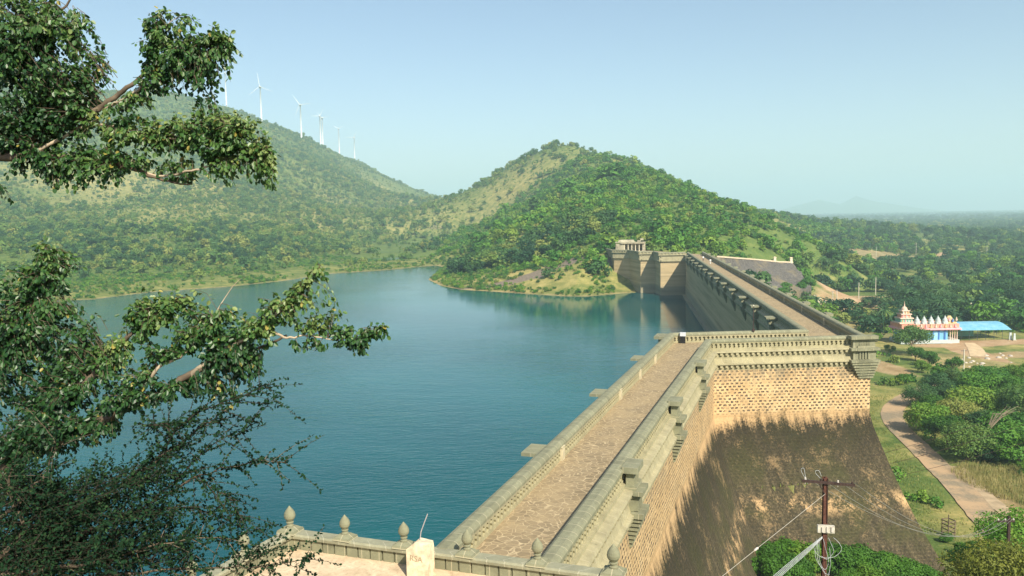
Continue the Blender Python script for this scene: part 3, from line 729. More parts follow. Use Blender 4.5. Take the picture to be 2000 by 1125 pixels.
# kerb wall and two gate pillars on the embankment crest
mb = MB()
for (a_, b_) in zip(crest[1:], crest[2:]):
    F = Fr(a_[:2], (b_[0]-a_[0], b_[1]-a_[1])); l = math.dist(a_[:2], b_[:2]); 
    mb.hexa([F(0,0,a_[2]-.1),F(l-.05,0,b_[2]-.1),F(l-.05,.4,b_[2]-.1),F(0,.4,a_[2]-.1)],[F(0,0,a_[2]+.55),F(l-.05,0,b_[2]+.55),F(l-.05,.4,b_[2]+.55),F(0,.4,a_[2]+.55)])
o = mb.build('low_wall', M_pil); tag(o, 'low pale kerb wall along the top of the grey rubble embankment', 'wall')
def gate_pillar(p, h, label):
    e_ = empty('gate_pillar', p); tag(e_, label, 'gate pillar', 'square pillars of the embankment gate')
    m = MB(); m.box(-.62,.62,-.6,.6,-.5,h); o1 = m.build('shaft', M_white, e_)
    m = MB(); m.box(-.8,.8,-.78,.78,h+.002,h+.2); m.box(-.6,.6,-.6,.6,h+.2,h+.42,top=(.25,.25)); m.build('cap', M_pil, e_)
gate_pillar(py(1513,513,416), 2.6, 'left pale pillar standing on the wall atop the grey embankment')
gate_pillar(py(1545,513.5,426), 2.6, 'right pale pillar at the end of the embankment wall beside the trees')

# ------------------------------------------------------------------ roads
def strip_road(name, px, width, z_off, mat, tmin=40, wpt=None, n=60):
    pts = wpt or [hit(u,v,tmin) for u,v in px]; pts = [p for p in pts if p]
    # smooth path
    P_ = np.array(pts); t_ = np.linspace(0, len(P_)-1, n); k = np.clip(t_.astype(int),0,len(P_)-2); f_ = t_-k
    def cr(a,b,c,d,t): return .5*((2*b)+(-a+c)*t+(2*a-5*b+4*c-d)*t*t+(-a+3*b-3*c+d)*t**3)
    Q = np.array([cr(P_[max(i-1,0)],P_[i],P_[i+1],P_[min(i+2,len(P_)-1)],g) for i,g in zip(k,f_)])
    d = np.gradient(Q[:,:2],axis=0); d /= np.linalg.norm(d,axis=1)[:,None]; nn = np.stack([d[:,1],-d[:,0]],-1)
    W_ = np.interp(np.linspace(0,1,n), np.linspace(0,1,len(width)), width) if hasattr(width,'__len__') else np.full(n,width)
    V = []
    for j in range(9):
        o_ = (j/8-.5); e_ = 1+ (.10*(vnoise(np.arange(n)*.7, np.full(n, j>4)*9., 3)-.5) if j in (0,8) else 0)
        x_ = Q[:,0]+nn[:,0]*W_*o_*e_; y_ = Q[:,1]+nn[:,1]*W_*o_*e_
        V.append(np.stack([x_,y_,np.maximum.reduce([height(x_+a,y_+b) for a,b in ((0,0),(.8,0),(-.8,0),(0,.8),(0,-.8))])+z_off],-1))
    V = np.stack(V,1).reshape(-1,3); idx = np.arange(n*9).reshape(n,9)
    Fr_ = np.stack([idx[:-1,:-1],idx[:-1,1:],idx[1:,1:],idx[1:,:-1]],-1).reshape(-1,4)
    o = npmesh(name, V, Fr_, [mat], smooth=True); fixnormals(o); tag(o, kind='structure'); return o
M = Mat('worn_tarmac', .9, .15); ob = M.coord(); n1 = M.noise(ob,.14,6,.7); n2 = M.noise(ob,2.5,6,.75)
c = M.ramp(n2,[(.3,(.21,.17,.115)),(.7,(.33,.27,.18))]); c = M.mix(M.rampv(M.math('ADD',n1,M.math('MULTIPLY',n2,.25)),.55,.70), c, (.46,.32,.19)); M.col(c); M.bump(n2,.3,.03)
strip_road('road', [(1990,1075),(1945,1035),(1880,960),(1835,915),(1790,870),(1752,832),(1742,808),(1755,788),(1785,770),(1830,752)], 4.6, .10, M.m, n=90)
M_track = simple('bare_earth_track', (.42,.32,.20), .95, .3, .7)
strip_road('path', [(1985,1015),(1940,982),(1900,945),(1868,912)], 2.6, .07, M_track)
strip_road('path', [(1893,670),(1905,682),(1912,697)], [3,4.5,5], .08, simple('sandy_track',(.60,.45,.27),.95,.2,.7))
0 and strip_road('path', None, [8,7], .3, simple('grey_road',(.34,.32,.28),.95,.15,.3), wpt=[(152,434,0),(166,452,0),(186,486,0),(212,540,0),(236,600,0),(262,680,0)])
# ------------------------------------------------------------------ vegetation builders
def rand_dirs(n, g, up=0.0):
    d = g.normal(size=(n,3)); d[:,2] += up; return d/np.linalg.norm(d,axis=1)[:,None]
def quads(C, N, size, g, aspect=.6):
    n = len(C); r = g.normal(size=(n,3)); t = np.cross(N, r); t /= np.linalg.norm(t,axis=1)[:,None]+1e-9; b = np.cross(N, t)
    s_ = (size if hasattr(size,'__len__') else np.full(n,size))*g.uniform(.6,1.35,n); t = t*s_[:,None]; b = b*(s_*aspect)[:,None]
    fold = N*(s_*.18)[:,None]
    V = np.stack([C-t, C-b*.9+fold, C+t, C+b*.9+fold],1).reshape(-1,3)
    return V, np.arange(4*n).reshape(n,4)
def crown(seed, rx, ry, rz, nl, nf, leaf, zc, lump=(.30,.48), flat=0.0, up=.25, sprig=.13):
    g = np.random.default_rng(seed); C = []; N = []
    d = rand_dirs(nl, g, .35); rad = g.uniform(.35,1,nl)**.5
    lc = d*rad[:,None]*np.array([rx,ry,rz])*.78; lr = g.uniform(*lump,nl)*min(rx,ry)*(1.05-.3*rad)
    w_ = lr**2; w_ /= w_.sum(); k = g.choice(nl, nf, p=w_); dd = rand_dirs(nf, g, up)
    q = g.uniform(.70,1.10,nf); q = np.where(g.uniform(0,1,nf)<sprig, q*g.uniform(1.1,1.45,nf), q)
    P_ = lc[k]+dd*(lr[k]*q)[:,None]*np.array([1,1,.72-flat*.3])
    Nn = dd+g.normal(size=(nf,3))*.45; Nn[:,2] += .25; Nn /= np.linalg.norm(Nn,axis=1)[:,None]
    P_[:,2] += zc; P_[:,2] = np.maximum(P_[:,2], leaf*.3)
    V, F = quads(P_, Nn, leaf, g, .62); return V, F, lc+np.array([0,0,zc]), lr
def tree_parts(seed, R, Ht, mat, nf=1800, leaf=.22, nl=16, umbrella=False, trunk=True, rzf=.42, bark=None, trunk_r=None):
    """returns (crown mesh, trunk mesh)"""
    rz = Ht*rzf if not umbrella else Ht*.26; zc = Ht-rz*1.02
    V,F,lc,lr = crown(seed, R, R, rz, nl, nf, leaf, zc, flat=1 if umbrella else 0)
    cm = npmesh('crown', V, F, [mat], obj=False)
    tm = None
    if trunk:
        g = random.Random(seed); m = MB(); tr = trunk_r or Ht*.028
        fork = Vector((g.uniform(-.1,.1)*R, g.uniform(-.1,.1)*R, max(.25*Ht, zc-rz*.8)))
        m.tube([(0,0,-.5),fork*.5+Vector((g.uniform(-.2,.2),0,0)),fork],[tr*1.25,tr,tr*.8],6)
        for i in range(min(len(lc),9)):
            e_ = Vector(lc[i]); mid = fork.lerp(e_,.5)+Vector((0,0,rz*.12)); m.tube([fork, mid, e_],[tr*.6,tr*.36,tr*.12],5,cap=False)
        o = m.build('trunk', bark or M_bark); tm = o.data; bpy.data.objects.remove(o)
    return cm, tm
def put_tree(name, meshes, loc, s_, label, cat, group=None, sz=None):
    cm, tm = meshes
    rz = random.uniform(0, 6.28)
    if tm is None:
        o = bpy.data.objects.new(name, cm); link(o); o.location = loc; o.rotation_euler = (0,0,rz); o.scale = (s_,s_,sz or s_)
    else:
        o = empty(name, loc, rz); o.scale = (s_,s_,sz or s_)
        c_ = bpy.data.objects.new('crown', cm); link(c_, o); t_ = bpy.data.objects.new('trunk', tm); link(t_, o)
    tag(o, label, cat, group); return o
# far prototypes (unit height about 1 m radius ~ .6)
def far_proto(seed, kind, mat):
    g = np.random.default_rng(seed)
    if kind == 'shrub': V,F,_,_ = crown(seed, .62,.62,.42, 7, 150, .125, .34, (.42,.62), up=.6)
    elif kind == 'tree': V,F,_,_ = crown(seed, .50,.50,.45, 11, 300, .085, .55, (.48,.66), up=.3, sprig=0)
    elif kind == 'slim': V,F,_,_ = crown(seed, .20,.20,.50, 8, 120, .075, .52, (.5,.9), up=.3)
    elif kind == 'palm':
        Vs=[]; Fs=[]; n0=0
        for k in range(14):
            a = k*2.4; el = .9-.11*k+.2; d = np.array([math.cos(a),math.sin(a)]); prev=None
            for j in range(5):
                r_ = j/4*.36; z_ = .95+ r_*math.tan(el)*.55 - (r_**2)*2.4; w_ = .035*(1-j/5)+.006; nrm = np.array([-d[1],d[0]])
                Vs += [[*(d*r_+nrm*w_), z_-.02],[*(d*r_), z_+.012],[*(d*r_-nrm*w_), z_-.02]]
                if j: Fs += [[n0-3,n0-2,n0+1,n0],[n0-2,n0-1,n0+2,n0+1]]
                n0 += 3
        m = 4
        for k in range(4):
            a = k*math.pi/2; Vs += [[.016*math.cos(a),.016*math.sin(a),0],[.012*math.cos(a),.012*math.sin(a),.97]]
        for k in range(4): j=(k+1)%4; Fs.append([n0+2*k,n0+2*j,n0+2*j+1,n0+2*k+1])
        return npmesh('palm', Vs, Fs, [mat], obj=False)
    return npmesh(kind, V, F, [mat], obj=False)
PR = {}
for key, kind, mat, seeds in (('shrub','shrub',M_shrub,(1,2,3,4)),('hill','shrub',M_hill,(5,6,7)),('hilltree','tree',M_hill,(8,9,10)),('slim','slim',M_hill,(30,31,32)),('forest','tree',M_forest,(11,12,13,14)),('brighttree','tree',M_shrub,(15,16)),('palm','palm',M_forest,(17,))):
    PR[key] = [far_proto(s_, kind, mat) for s_ in seeds]

# ---- scatter over the land
def infrustum(x, y, z, m=40):
    X = x; Y = y*math.cos(PITCH)-(z-CAMH)*math.sin(PITCH); Zv = y*math.sin(PITCH)+(z-CAMH)*math.cos(PITCH)
    Y = np.maximum(Y, 1); a = X/Y*FPX; b = Zv/Y*FPX
    u = 1000+a*math.cos(ROLL)-b*math.sin(ROLL); v = 562.5-(a*math.sin(ROLL)+b*math.cos(ROLL))
    return u, v
GRIDY = None
clearings = [bz(*a) for a in ((1925,664,30,12),(1905,685,7,24),(1720,715,7,20),(1668,588,20,26),(1640,600,10,26),(1830,655,17,12),(1990,690,22,20),(1700,580,19,18),(1900,500,26,26),(1735,505,50,35),(1870,700,18,18),(1980,725,18,14))]
ROADP = np.array([hit(u,v)[:2] for u,v in ((1990,1075),(1945,1035),(1880,960),(1835,915),(1790,870),(1752,832),(1742,808),(1755,788),(1785,770))]+[hit(u,v)[:2] for u,v in ((1940,982),(1900,945))])
def scatter(n, x0, x1, y0, y1, dens, seed):
    g = np.random.default_rng(seed); x = g.uniform(x0,x1,n); y = g.uniform(y0,y1,n)
    z = height(x,y); u, v = infrustum(x,y,z)
    ok = (u>-80)&(u<2080)&(v<1150)&(lake_sd(x,y)>1.2)
    for cx,cy,rx,ry,s_ in clearings: ok &= np.hypot((x-cx)/(rx*1.05),(y-cy)/(ry*1.05)) > 1
    for px_,py_ in ROADP: ok &= np.hypot(x-px_,y-py_) > 9
    ok &= ~((x < 22.2+.1455*y+9) & (y < 335) & (x > 22.2+.1455*y-8)) 
    ok &= ~((y > 300)&(y < 358)&(x>41)&(x<95))
    ok &= ~((x > 41)&(x<62)&(y<345)&(y>338))
    # keep the embankment clear
    ok &= ~inpoly(x, y, EMB)
    for a_, b_ in list(zip(CREST[:-1], CREST[1:])):
        ex, ey = b_[0]-a_[0], b_[1]-a_[1]; t = np.clip(((x-a_[0])*ex+(y-a_[1])*ey)/(ex*ex+ey*ey),0,1); ok &= np.hypot(x-a_[0]-ex*t, y-a_[1]-ey*t) > 7
    p = dens(x,y,z); ok &= g.uniform(0,1,n) < p
    return x[ok], y[ok], z[ok], g
items = []   # (px size, x,y,z,scale,key,zone)
def add(xs_,ys_,zs_,sc_,key,zone):
    keys = key if isinstance(key,list) else [key]
    kk = rng.integers(0,len(keys),len(xs_))
    for i in range(len(xs_)): items.append((sc_[i]*FPX/math.hypot(xs_[i],ys_[i]), xs_[i],ys_[i],zs_[i],sc_[i],keys[kk[i]],zone))
# near conical hill: dense bright shrubs
def d1(x,y,z): return np.where((z>-29)&(y<1000)&(x>-70)&((z>-12)|(x>100)), np.clip(.78+fbm(x,y,60,21)*3.0-.10*(y>720),.38,1)*np.where(x>100,1,sstep(-12,-6,z)),0)
x,y,z,g = scatter(22000,-80,420,335,1000,d1,1); add(x,y,z,g.lognormal(1.22,.38,len(x))*(1+.35*(fbm(x,y,50,8)>.08)),['shrub','shrub','hill','brighttree'],'near')
# dense trees above the promontory
cx,cy,_ = hit(1040,500); 
def d1b(x,y,z): return np.where((np.hypot((x-cx)/42,(y-cy-5)/26)<1), .9, 0)
x,y,z,g = scatter(1300,cx-60,cx+60,cy-60,cy+60,d1b,11); add(x,y,z,g.uniform(6,9.5,len(x)),['forest','hilltree'],'near')
# peak behind it
def d2(x,y,z): return np.where((z>0)&(y>=950), np.clip(.5+fbm(x,y,70,25)*2.4,.10,.95),0)
def d2s(x,y,z): return (z>-8)*(.75)*(lake_sd(x,y)>12)
x,y,z,g = scatter(30000,-450,500,600,1900,d2s,22); add(x,y,z,g.uniform(1.0,2.6,len(x)),['hill','shrub'],'peak')
x,y,z,g = scatter(55000,-1300,-60,380,2300,d2s,23); add(x,y,z,g.uniform(1.0,2.6,len(x)),['hill','slim'],'left')
x,y,z,g = scatter(9000,-80,420,335,800,d2s,24); add(x,y,z,g.uniform(.9,2.2,len(x)),['shrub','hill'],'near')
x,y,z,g = scatter(14000,-400,500,950,1900,d2,2); add(x,y,z,g.uniform(4,10,len(x)),['hill','hilltree','slim'],'peak')
# left hill
def d3(x,y,z):
    p = np.clip(.52+fbm(x,y,120,33)*2.6+.3*sstep(60,150,z),.16,1); low = sstep(8,-10,z)*.55; return np.clip((p+low)*sstep(-14,-10,z),0,1)*(x< -70)*(lake_sd(x,y)>24+fbm(x,y,30,4)*30)
x,y,z,g = scatter(72000,-1500,-60,380,2500,d3,3); add(x,y,z,g.lognormal(1.45,.35,len(x))*np.where(z<10,1.15,1.0),['hill','hill','slim','hilltree'],'left')
def d3b(x,y,z): return (x<-60)*(lake_sd(x,y)>24+fbm(x,y,30,4)*30)*(z>-11)*(z<12)*.8*(fbm(x,y,60,5)>-.1)
x,y,z,g = scatter(6500,-420,-60,330,760,d3b,31); add(x,y,z,g.uniform(3.5,8,len(x)),['hill','hilltree','forest'],'left')
def d3c(x,y,z): return ((z<WZ+7)|((x>-60)&(y<420)&(z<1)))*(x<75)*(y>296)*np.clip(np.where(x>-60,.8,.45)+fbm(x,y,22,6)*2.5,0,1)
x,y,z,g = scatter(42000,-420,80,297,640,d3c,32); add(x,y,z,g.uniform(.7,2.2,len(x)),['shrub','hill'],'shore')
# plain forest
def d4(x,y,z): return np.where((z<-12)&(x>60), np.clip(.62+fbm(x,y,120,41)*2.0,.06,1)*sstep(225,330,y),0)
x,y,z,g = scatter(9000,60,800,215,1000,d4,4); add(x,y,z,g.uniform(5,11,len(x)),['forest','forest','brighttree','forest','palm','hilltree'],'plain')
def d5(x,y,z): return np.where(z<20, np.clip(.75+fbm(x,y,260,43)*2.2,.1,1),0)*(x>150)
x,y,z,g = scatter(15000,150,2200,1000,3200,d5,5); add(x,y,z,g.uniform(7,15,len(x)),['forest','palm','forest','hilltree'],'plainfar')
x,y,z,g = scatter(12000,300,6500,3200,9500,lambda x,y,z: .9*(z<30),6); add(x,y,z,g.uniform(11,22,len(x)),['forest'],'plainfar')
# low bushes on the verge beside the dam
def d6(x,y,z): return np.where((z<-20)&(y>120)&(y<330), np.clip(.35+fbm(x,y,26,51)*2.6,.0,1),0)
x,y,z,g = scatter(3200,50,220,120,330,d6,7); add(x,y,z,g.uniform(1.4,3.6,len(x)),['shrub','shrub','hill'],'verge')
items.sort(key=lambda t: -t[0])
LAB = {
 'shore': ('low_bush','small low bush on the grassy bank just above the waterline','shrub','low bushes along the shoreline'),
 'near': ('hillside_shrub','round leafy green bush on the slope of the conical hill beyond the dam','shrub','bushes on the conical hill'),
 'peak': ('hillside_shrub','small hazy bush on the bare upper slopes of the peak behind the conical hill','shrub','bushes on the hazy peak'),
 'left': ('hillside_shrub','hazy green bush on the long hillside across the reservoir','shrub','bushes on the hillside across the water'),
 'verge': ('bush','low green bush on the rough grass between dam and track','shrub','bushes on the grass below the dam'),
 'plain': ('woodland_tree','bushy dark green tree in the woodland on the plain behind the temple','tree','trees of the woodland on the plain'),
 'plainfar': ('woodland_tree','hazy distant tree in the forest reaching the horizon','tree','trees of the far forest')}
cnt = {'shrub':0,'tree':0}; rest = {}; protoobj = {}
for it in items:
    px_,x_,y_,z_,s_,key,zone = it; nm,lab,cat,grp = LAB[zone]
    if key == 'palm': nm,lab,grp = 'palm_tree','coconut palm with drooping fronds among the trees on the plain','palms among the trees on the plain'
    if cnt[cat] < 299:
        cnt[cat] += 1; k = random.randrange(len(PR[key])); o = bpy.data.objects.new(nm, PR[key][k]); link(o)
        o.location = (x_,y_,z_-.05*s_); o.scale = (s_*random.uniform(.9,1.25),s_*random.uniform(.9,1.25),s_*random.uniform(.8,1.1)); o.rotation_euler = (0,0,random.uniform(0,6.28)); tag(o, lab, cat, grp)
        protoobj[(key,k)] = o
    else: rest.setdefault((zone, key), []).append((x_,y_,z_-.05*s_,s_))
# the uncountable remainder: one instanced object per belt
def stuff(name, pts_by_key, label, cat):
    pts = []; sc_ = []; ki = []; protos = []
    for key, arr in pts_by_key.items():
        ids = []
        for k in range(len(PR[key])):
            ids.append(len(protos)); protos.append(PR[key][k])
        for a in arr: pts.append(a[:3]); sc_.append(a[3]); ki.append(random.choice(ids))
    me = bpy.data.meshes.new(name); me.vertices.add(len(pts)); me.vertices.foreach_set('co', np.array(pts,dtype=np.float32).ravel())
    for nm, ty, dat in (('sz','FLOAT',np.array(sc_,dtype=np.float32)),('ki','INT',np.array(ki,dtype=np.int32)),('rt','FLOAT',rng.uniform(0,6.28,len(pts)).astype(np.float32))):
        a = me.attributes.new(nm, ty, 'POINT'); a.data.foreach_set('value', dat)
    o = bpy.data.objects.new(name, me); link(o)
    ng = bpy.data.node_groups.new(name,'GeometryNodeTree'); ng.interface.new_socket('Geometry', in_out='INPUT', socket_type='NodeSocketGeometry'); ng.interface.new_socket('Geometry', in_out='OUTPUT', socket_type='NodeSocketGeometry')
    N = ng.nodes; gi = N.new('NodeGroupInput'); go = N.new('NodeGroupOutput'); iop = N.new('GeometryNodeInstanceOnPoints'); m2p = N.new('GeometryNodeMeshToPoints'); jn = N.new('GeometryNodeJoinGeometry')
    ng.links.new(gi.outputs[0], m2p.inputs[0]); ng.links.new(m2p.outputs[0], iop.inputs['Points'])
    iop.inputs['Pick Instance'].default_value = True
    for pm_ in reversed(protos):
        src = None
        for ob_ in COL.objects:
            if ob_.data is pm_ and ob_.name.split('.')[0] != name: src = ob_; break
        oi = N.new('GeometryNodeObjectInfo'); oi.inputs['Object'].default_value = src; oi.inputs['As Instance'].default_value = True; oi.transform_space = 'ORIGINAL'
        ng.links.new(oi.outputs['Geometry'], jn.inputs[0])
    ng.links.new(jn.outputs[0], iop.inputs['Instance'])
    def attr(nm, ty):
        a = N.new('GeometryNodeInputNamedAttribute'); a.data_type = ty; a.inputs[0].default_value = nm; return a.outputs[0]
    ng.links.new(attr('ki','INT'), iop.inputs['Instance Index'])
    cx_ = N.new('ShaderNodeCombineXYZ'); ng.links.new(attr('rt','FLOAT'), cx_.inputs[2]); ng.links.new(cx_.outputs[0], iop.inputs['Rotation'])
    ng.links.new(attr('sz','FLOAT'), iop.inputs['Scale']); ng.links.new(iop.outputs[0], go.inputs[0])
    md = o.modifiers.new('scatter','NODES'); md.node_group = ng
    tag(o, label, cat, kind='stuff'); return o
# every prototype must stand somewhere as a real plant
for key, lst in PR.items():
    for k, me_ in enumerate(lst):
        if (key,k) not in protoobj:
            for (zone,kk),arr in rest.items():
                if kk == key and arr:
                    a = arr.pop(0); nm,lab,cat,grp = LAB[zone]; o = bpy.data.objects.new(nm, me_); link(o); o.location = a[:3]; o.scale = (a[3],)*3; tag(o,lab,cat,grp); break
zl = {'shore':('shore_scrub','low olive scrub along the grassy shoreline of the reservoir','scrub'),'near':('hill_scrub','mass of green scrub covering the conical hill beyond the dam','scrub'),'peak':('peak_scrub','hazy scrub scattered over the far peak','scrub'),'left':('hillside_scrub','hazy scrub and small trees covering the long hill across the reservoir','scrub'),
      'verge':('verge_scrub','low scrub on the rough grass below the dam','scrub'),'plain':('woodland','dense woodland spread over the plain behind the temple','woodland'),'plainfar':('far_forest','hazy forest reaching to the horizon','woodland')}
for zone,(nm,lab,cat) in zl.items():
    d_ = {k:a for (z_,k),a in rest.items() if z_ == zone and a}
    if d_: stuff(nm, d_, lab, cat)

# ---- individually placed nearer trees and bushes
def variants(n, **kw): return [tree_parts(100+i+kw.get('s0',0), **{k:v for k,v in kw.items() if k!='s0'}) for i in range(n)]
bigs = [tree_parts(100+i, R=(6.4,5.2,6.8,4.6)[i], Ht=(8.6,7.6,9.2,8.4)[i], mat=(M_shrub,M_bright,M_hill,M_forest)[i], nf=6200, leaf=(.27,.22,.25,.20)[i], nl=(30,22,36,20)[i], rzf=.42) for i in range(4)]
roadtrees = [(1812,846),(1848,872),(1885,898),(1935,902),(1990,906),(1828,815),(1868,840),(1915,862),(1968,872),(2020,880),(1800,795),(1850,795),(1900,815),(1950,822),(2005,830),(1862,768),(1915,780),(1965,785),(2015,790),(1830,778),(1940,762),(1990,765)]
for k,(u,v) in enumerate(roadtrees):
    p = hit(u,v); s_ = random.uniform(.78,1.08)*(.8 if u<1820 else 1)
    put_tree('spreading_tree', bigs[k%4], (p[0],p[1],p[2]-.6), s_, 'broad crowned green tree in the dense thicket on the outer side of the tarmac road', 'tree', 'trees of the thicket beside the road', s_*random.uniform(.8,1.05))
# dead branching tree poking from the thicket
m = MB(); g = random.Random(5); p0 = Vector(hit(1925,880)); base = Vector((0,0,0))
dt = empty('bare_tree', p0); tag(dt, 'pale leafless forking branches rising out of the roadside thicket', 'tree')
for k in range(7):
    a = g.uniform(-1,1.6); L_ = g.uniform(3,6); m.tube([(0,0,3.5),(math.cos(a)*L_*.5,-1.5,7.2+g.uniform(-.5,.5)),(math.cos(a)*L_,-2.8,8.0+g.uniform(-.6,1.4))],[.14,.10,.03],5)
m.tube([(0,0,-.5),(0,0,3.5)],[.22,.16],6); P_o = m.build('limb', M_palebark, dt)
# acacia in front of the temple and neighbours
um = variants(2, s0=40, R=5.4, Ht=7.6, mat=M_hill, nf=5200, leaf=.24, nl=26, rzf=.33, bark=M_palebark, trunk_r=.20)
p = pz(1783,690,GZ); put_tree('acacia_tree', um[0], (p[0],p[1],H(*p[:2])), 1.22, 'wide flat topped acacia with pale forked trunk in front of the temple', 'tree')
mids = variants(3, s0=60, R=2.6, Ht=4.0, mat=M_bright, nf=1800, leaf=.20, nl=14, rzf=.45)
for k,(u,v,s_) in enumerate([(1862,725,1.1),(1815,715,1.3),(1790,705,1.2),(1800,728,1.0),(1902,745,1.2),(1762,752,.8),(1880,752,.9),(1738,690,.8),(1712,668,.9),(1690,640,1.0),(1835,738,.9)]):
    p = hit(u,v); put_tree('leafy_bush', mids[k%3], (p[0],p[1],p[2]-.1), s_, 'rounded bright green bush on the rough slope between the dam and the temple', 'shrub', 'bushes between dam and temple')
# big trees behind temple
bt = variants(3, s0=80, R=8.5, Ht=12.5, mat=M_forest, nf=5200, leaf=.40, nl=30, rzf=.42)
for k,(u,v,s_) in enumerate([(1745,640,.8),(1775,625,1.0),(1812,618,1.05),(1850,616,1.0),(1700,600,.6),(1940,612,.95),(1975,615,1.1),(1925,590,.9),(1880,588,.95),(1960,585,1.1),(2010,590,1.2),(1760,595,.9),(1830,590,1.0),(1725,570,.8)]):
    p = hit(u,v); put_tree('rain_tree', bt[k%3], (p[0],p[1],p[2]-1), s_, 'tall dark green shade tree towering behind the temple and the blue shed', 'tree', 'large shade trees behind the temple', s_*.85)
# bushes at the foot of the dam
fb = variants(3, s0=120, R=2.1, Ht=2.7, mat=M_bright, nf=5200, leaf=.13, nl=22, rzf=.5)
for k,(u,y_,s_) in enumerate([(1506,86.5,1.0),(1535,87,1.15),(1566,86,1.25),(1596,86.5,1.1),(1628,87,1.2),(1660,86,1.25),(1690,86.5,1.2),(1722,86,1.1),(1752,86.5,1.0),(1780,86,.85),(1808,86,.7),(1835,86,.5),(1530,82,1.1),(1500,83,.9),(1562,82.5,1.0),(1700,82.5,.9),(1740,82,.8),(1660,82.5,.7)]):
    p = py(u,1080,y_); put_tree('leafy_bush', fb[k%3], (p[0],p[1],H(p[0],p[1])-.15), s_, 'lush bright green bush at the foot of the stained dam wall behind the rusty pole', 'shrub', 'bushes at the foot of the dam')
# small plants near the batter edge
for k,(u,v,s_) in enumerate([(1850,1060,.5),(1880,1085,.6),(1868,1098,.6),(1900,1075,.5)]):
    p = hit(u,v); put_tree('leafy_bush', fb[k%3], (p[0],p[1],p[2]-.1), s_, 'small green bush on the grass between the road and the foot of the dam', 'shrub', 'bushes on the roadside grass')
eb = variants(2, s0=150, R=3.4, Ht=5.2, mat=M_shrub, nf=2400, leaf=.26, nl=18, rzf=.45)
for k in range(9):
    t_ = k/8*4+1; i_ = min(int(t_),4); a_ = Vector(TOE[i_]).lerp(Vector(TOE[i_+1]), t_-i_)
    put_tree('leafy_bush', eb[k%2], (a_.x+random.uniform(-2,2), a_.y+random.uniform(-1,5), a_.z-1.5), random.uniform(.7,1.15), 'round green bush growing along the foot of the grey rubble embankment', 'shrub', 'bushes along the foot of the embankment')
# tall straw grass
gx = []; g = np.random.default_rng(55); cxg, cyg, _ = pz(1978,950,GZ)
x = g.uniform(cxg-13,cxg+26,20000); y = g.uniform(cyg-18,cyg+15,20000); ok = (np.hypot((x-cxg)/np.where(x<cxg,7,26),(y-cyg)/11)+fbm(x,y,8,2)*.5<1); x=x[ok]; y=y[ok]; z=height(x,y)
hgt_ = g.uniform(.5,1.3,len(x)); a = g.uniform(0,3.14,len(x)); wv_ = .045; lx = g.normal(size=len(x))*.22; ly = g.normal(size=len(x))*.22
V = np.stack([np.stack([x-wv_*np.cos(a),y-wv_*np.sin(a),z],-1),np.stack([x+wv_*np.cos(a),y+wv_*np.sin(a),z],-1),np.stack([x+lx+.01,y+ly,z+hgt_],-1),np.stack([x+lx-.01,y+ly,z+hgt_],-1)],1).reshape(-1,3)
M_straw = foliage('dry_grass', [(.2,(.16,.17,.05)),(.5,(.30,.27,.10)),(.8,(.45,.37,.17))], .8, .2, 1.0)
o = npmesh('tall_grass', V, np.arange(len(V)).reshape(-1,4), [M_straw]); tag(o,'tall straw coloured grass beside the thicket','grass',kind='stuff')
# grass tufts over the nearer verge
x = g.uniform(25,120,60000); y = g.uniform(72,200,60000); z = height(x,y); u,v = infrustum(x,y,z); dmin = np.min(np.hypot(x[:,None]-ROADP[None,:,0],y[:,None]-ROADP[None,:,1]),1)
rp = np.concatenate([np.stack([np.linspace(a_[0],b_[0],8),np.linspace(a_[1],b_[1],8)],-1) for a_,b_ in list(zip(ROADP[:8],ROADP[1:9]))+[(ROADP[9],ROADP[10])]])
dmin = np.min(np.hypot(x[:,None]-rp[None,:,0],y[:,None]-rp[None,:,1]),1)
ok = (u>1480)&(u<2010)&(v<1140)&(dmin>3.4)&(fbm(x,y,6,9)>-.12); x=x[ok]; y=y[ok]; z=z[ok]
a = g.uniform(0,3.14,len(x)); wv_=.07; hgt_=g.uniform(.12,.40,len(x)); lx=g.normal(size=len(x))*.12
V = np.stack([np.stack([x-wv_*np.cos(a),y-wv_*np.sin(a),z-.03],-1),np.stack([x+wv_*np.cos(a),y+wv_*np.sin(a),z-.03],-1),np.stack([x+lx+.03,y+lx,z+hgt_],-1),np.stack([x+lx-.03,y+lx,z+hgt_],-1)],1).reshape(-1,3)
M_grass = foliage('verge_grass', [(.2,(.07,.13,.025)),(.45,(.14,.19,.04)),(.65,(.27,.26,.08)),(.85,(.42,.36,.16))], .8, .2, 1.0)
o = npmesh('verge_grass', V, np.arange(len(V)).reshape(-1,4), [M_grass]); tag(o,'short green grass on the verges of the tarmac road','grass',kind='stuff')
# trees at the bottom right corner
ct = [tree_parts(201, R=4.6, Ht=9.5, mat=M_yellow, nf=11000, leaf=.11, nl=34, umbrella=True, bark=M_bark), tree_parts(202, R=5.0, Ht=10, mat=M_shrub, nf=12000, leaf=.12, nl=34, umbrella=True)]
def top_tree(name, meshes, u, v, y, Ht, label, s_=1):
    p = py(u,v,y); z0 = p[2]-Ht*s_; put_tree(name, meshes, (p[0],p[1],z0), s_, label, 'tree')
top_tree('acacia_tree', ct[0], 1968, 1062, 52, 9.5, 'yellow green feathery acacia crown in the lower right corner nearest the camera')
top_tree('acacia_tree', ct[1], 2035, 1000, 62, 10, 'dark green spreading tree behind the yellow green acacia at the right edge')
top_tree('acacia_tree', ct[1], 1925, 1068, 68, 10, 'low dark green tree crown left of the yellow green acacia by the road', .55)
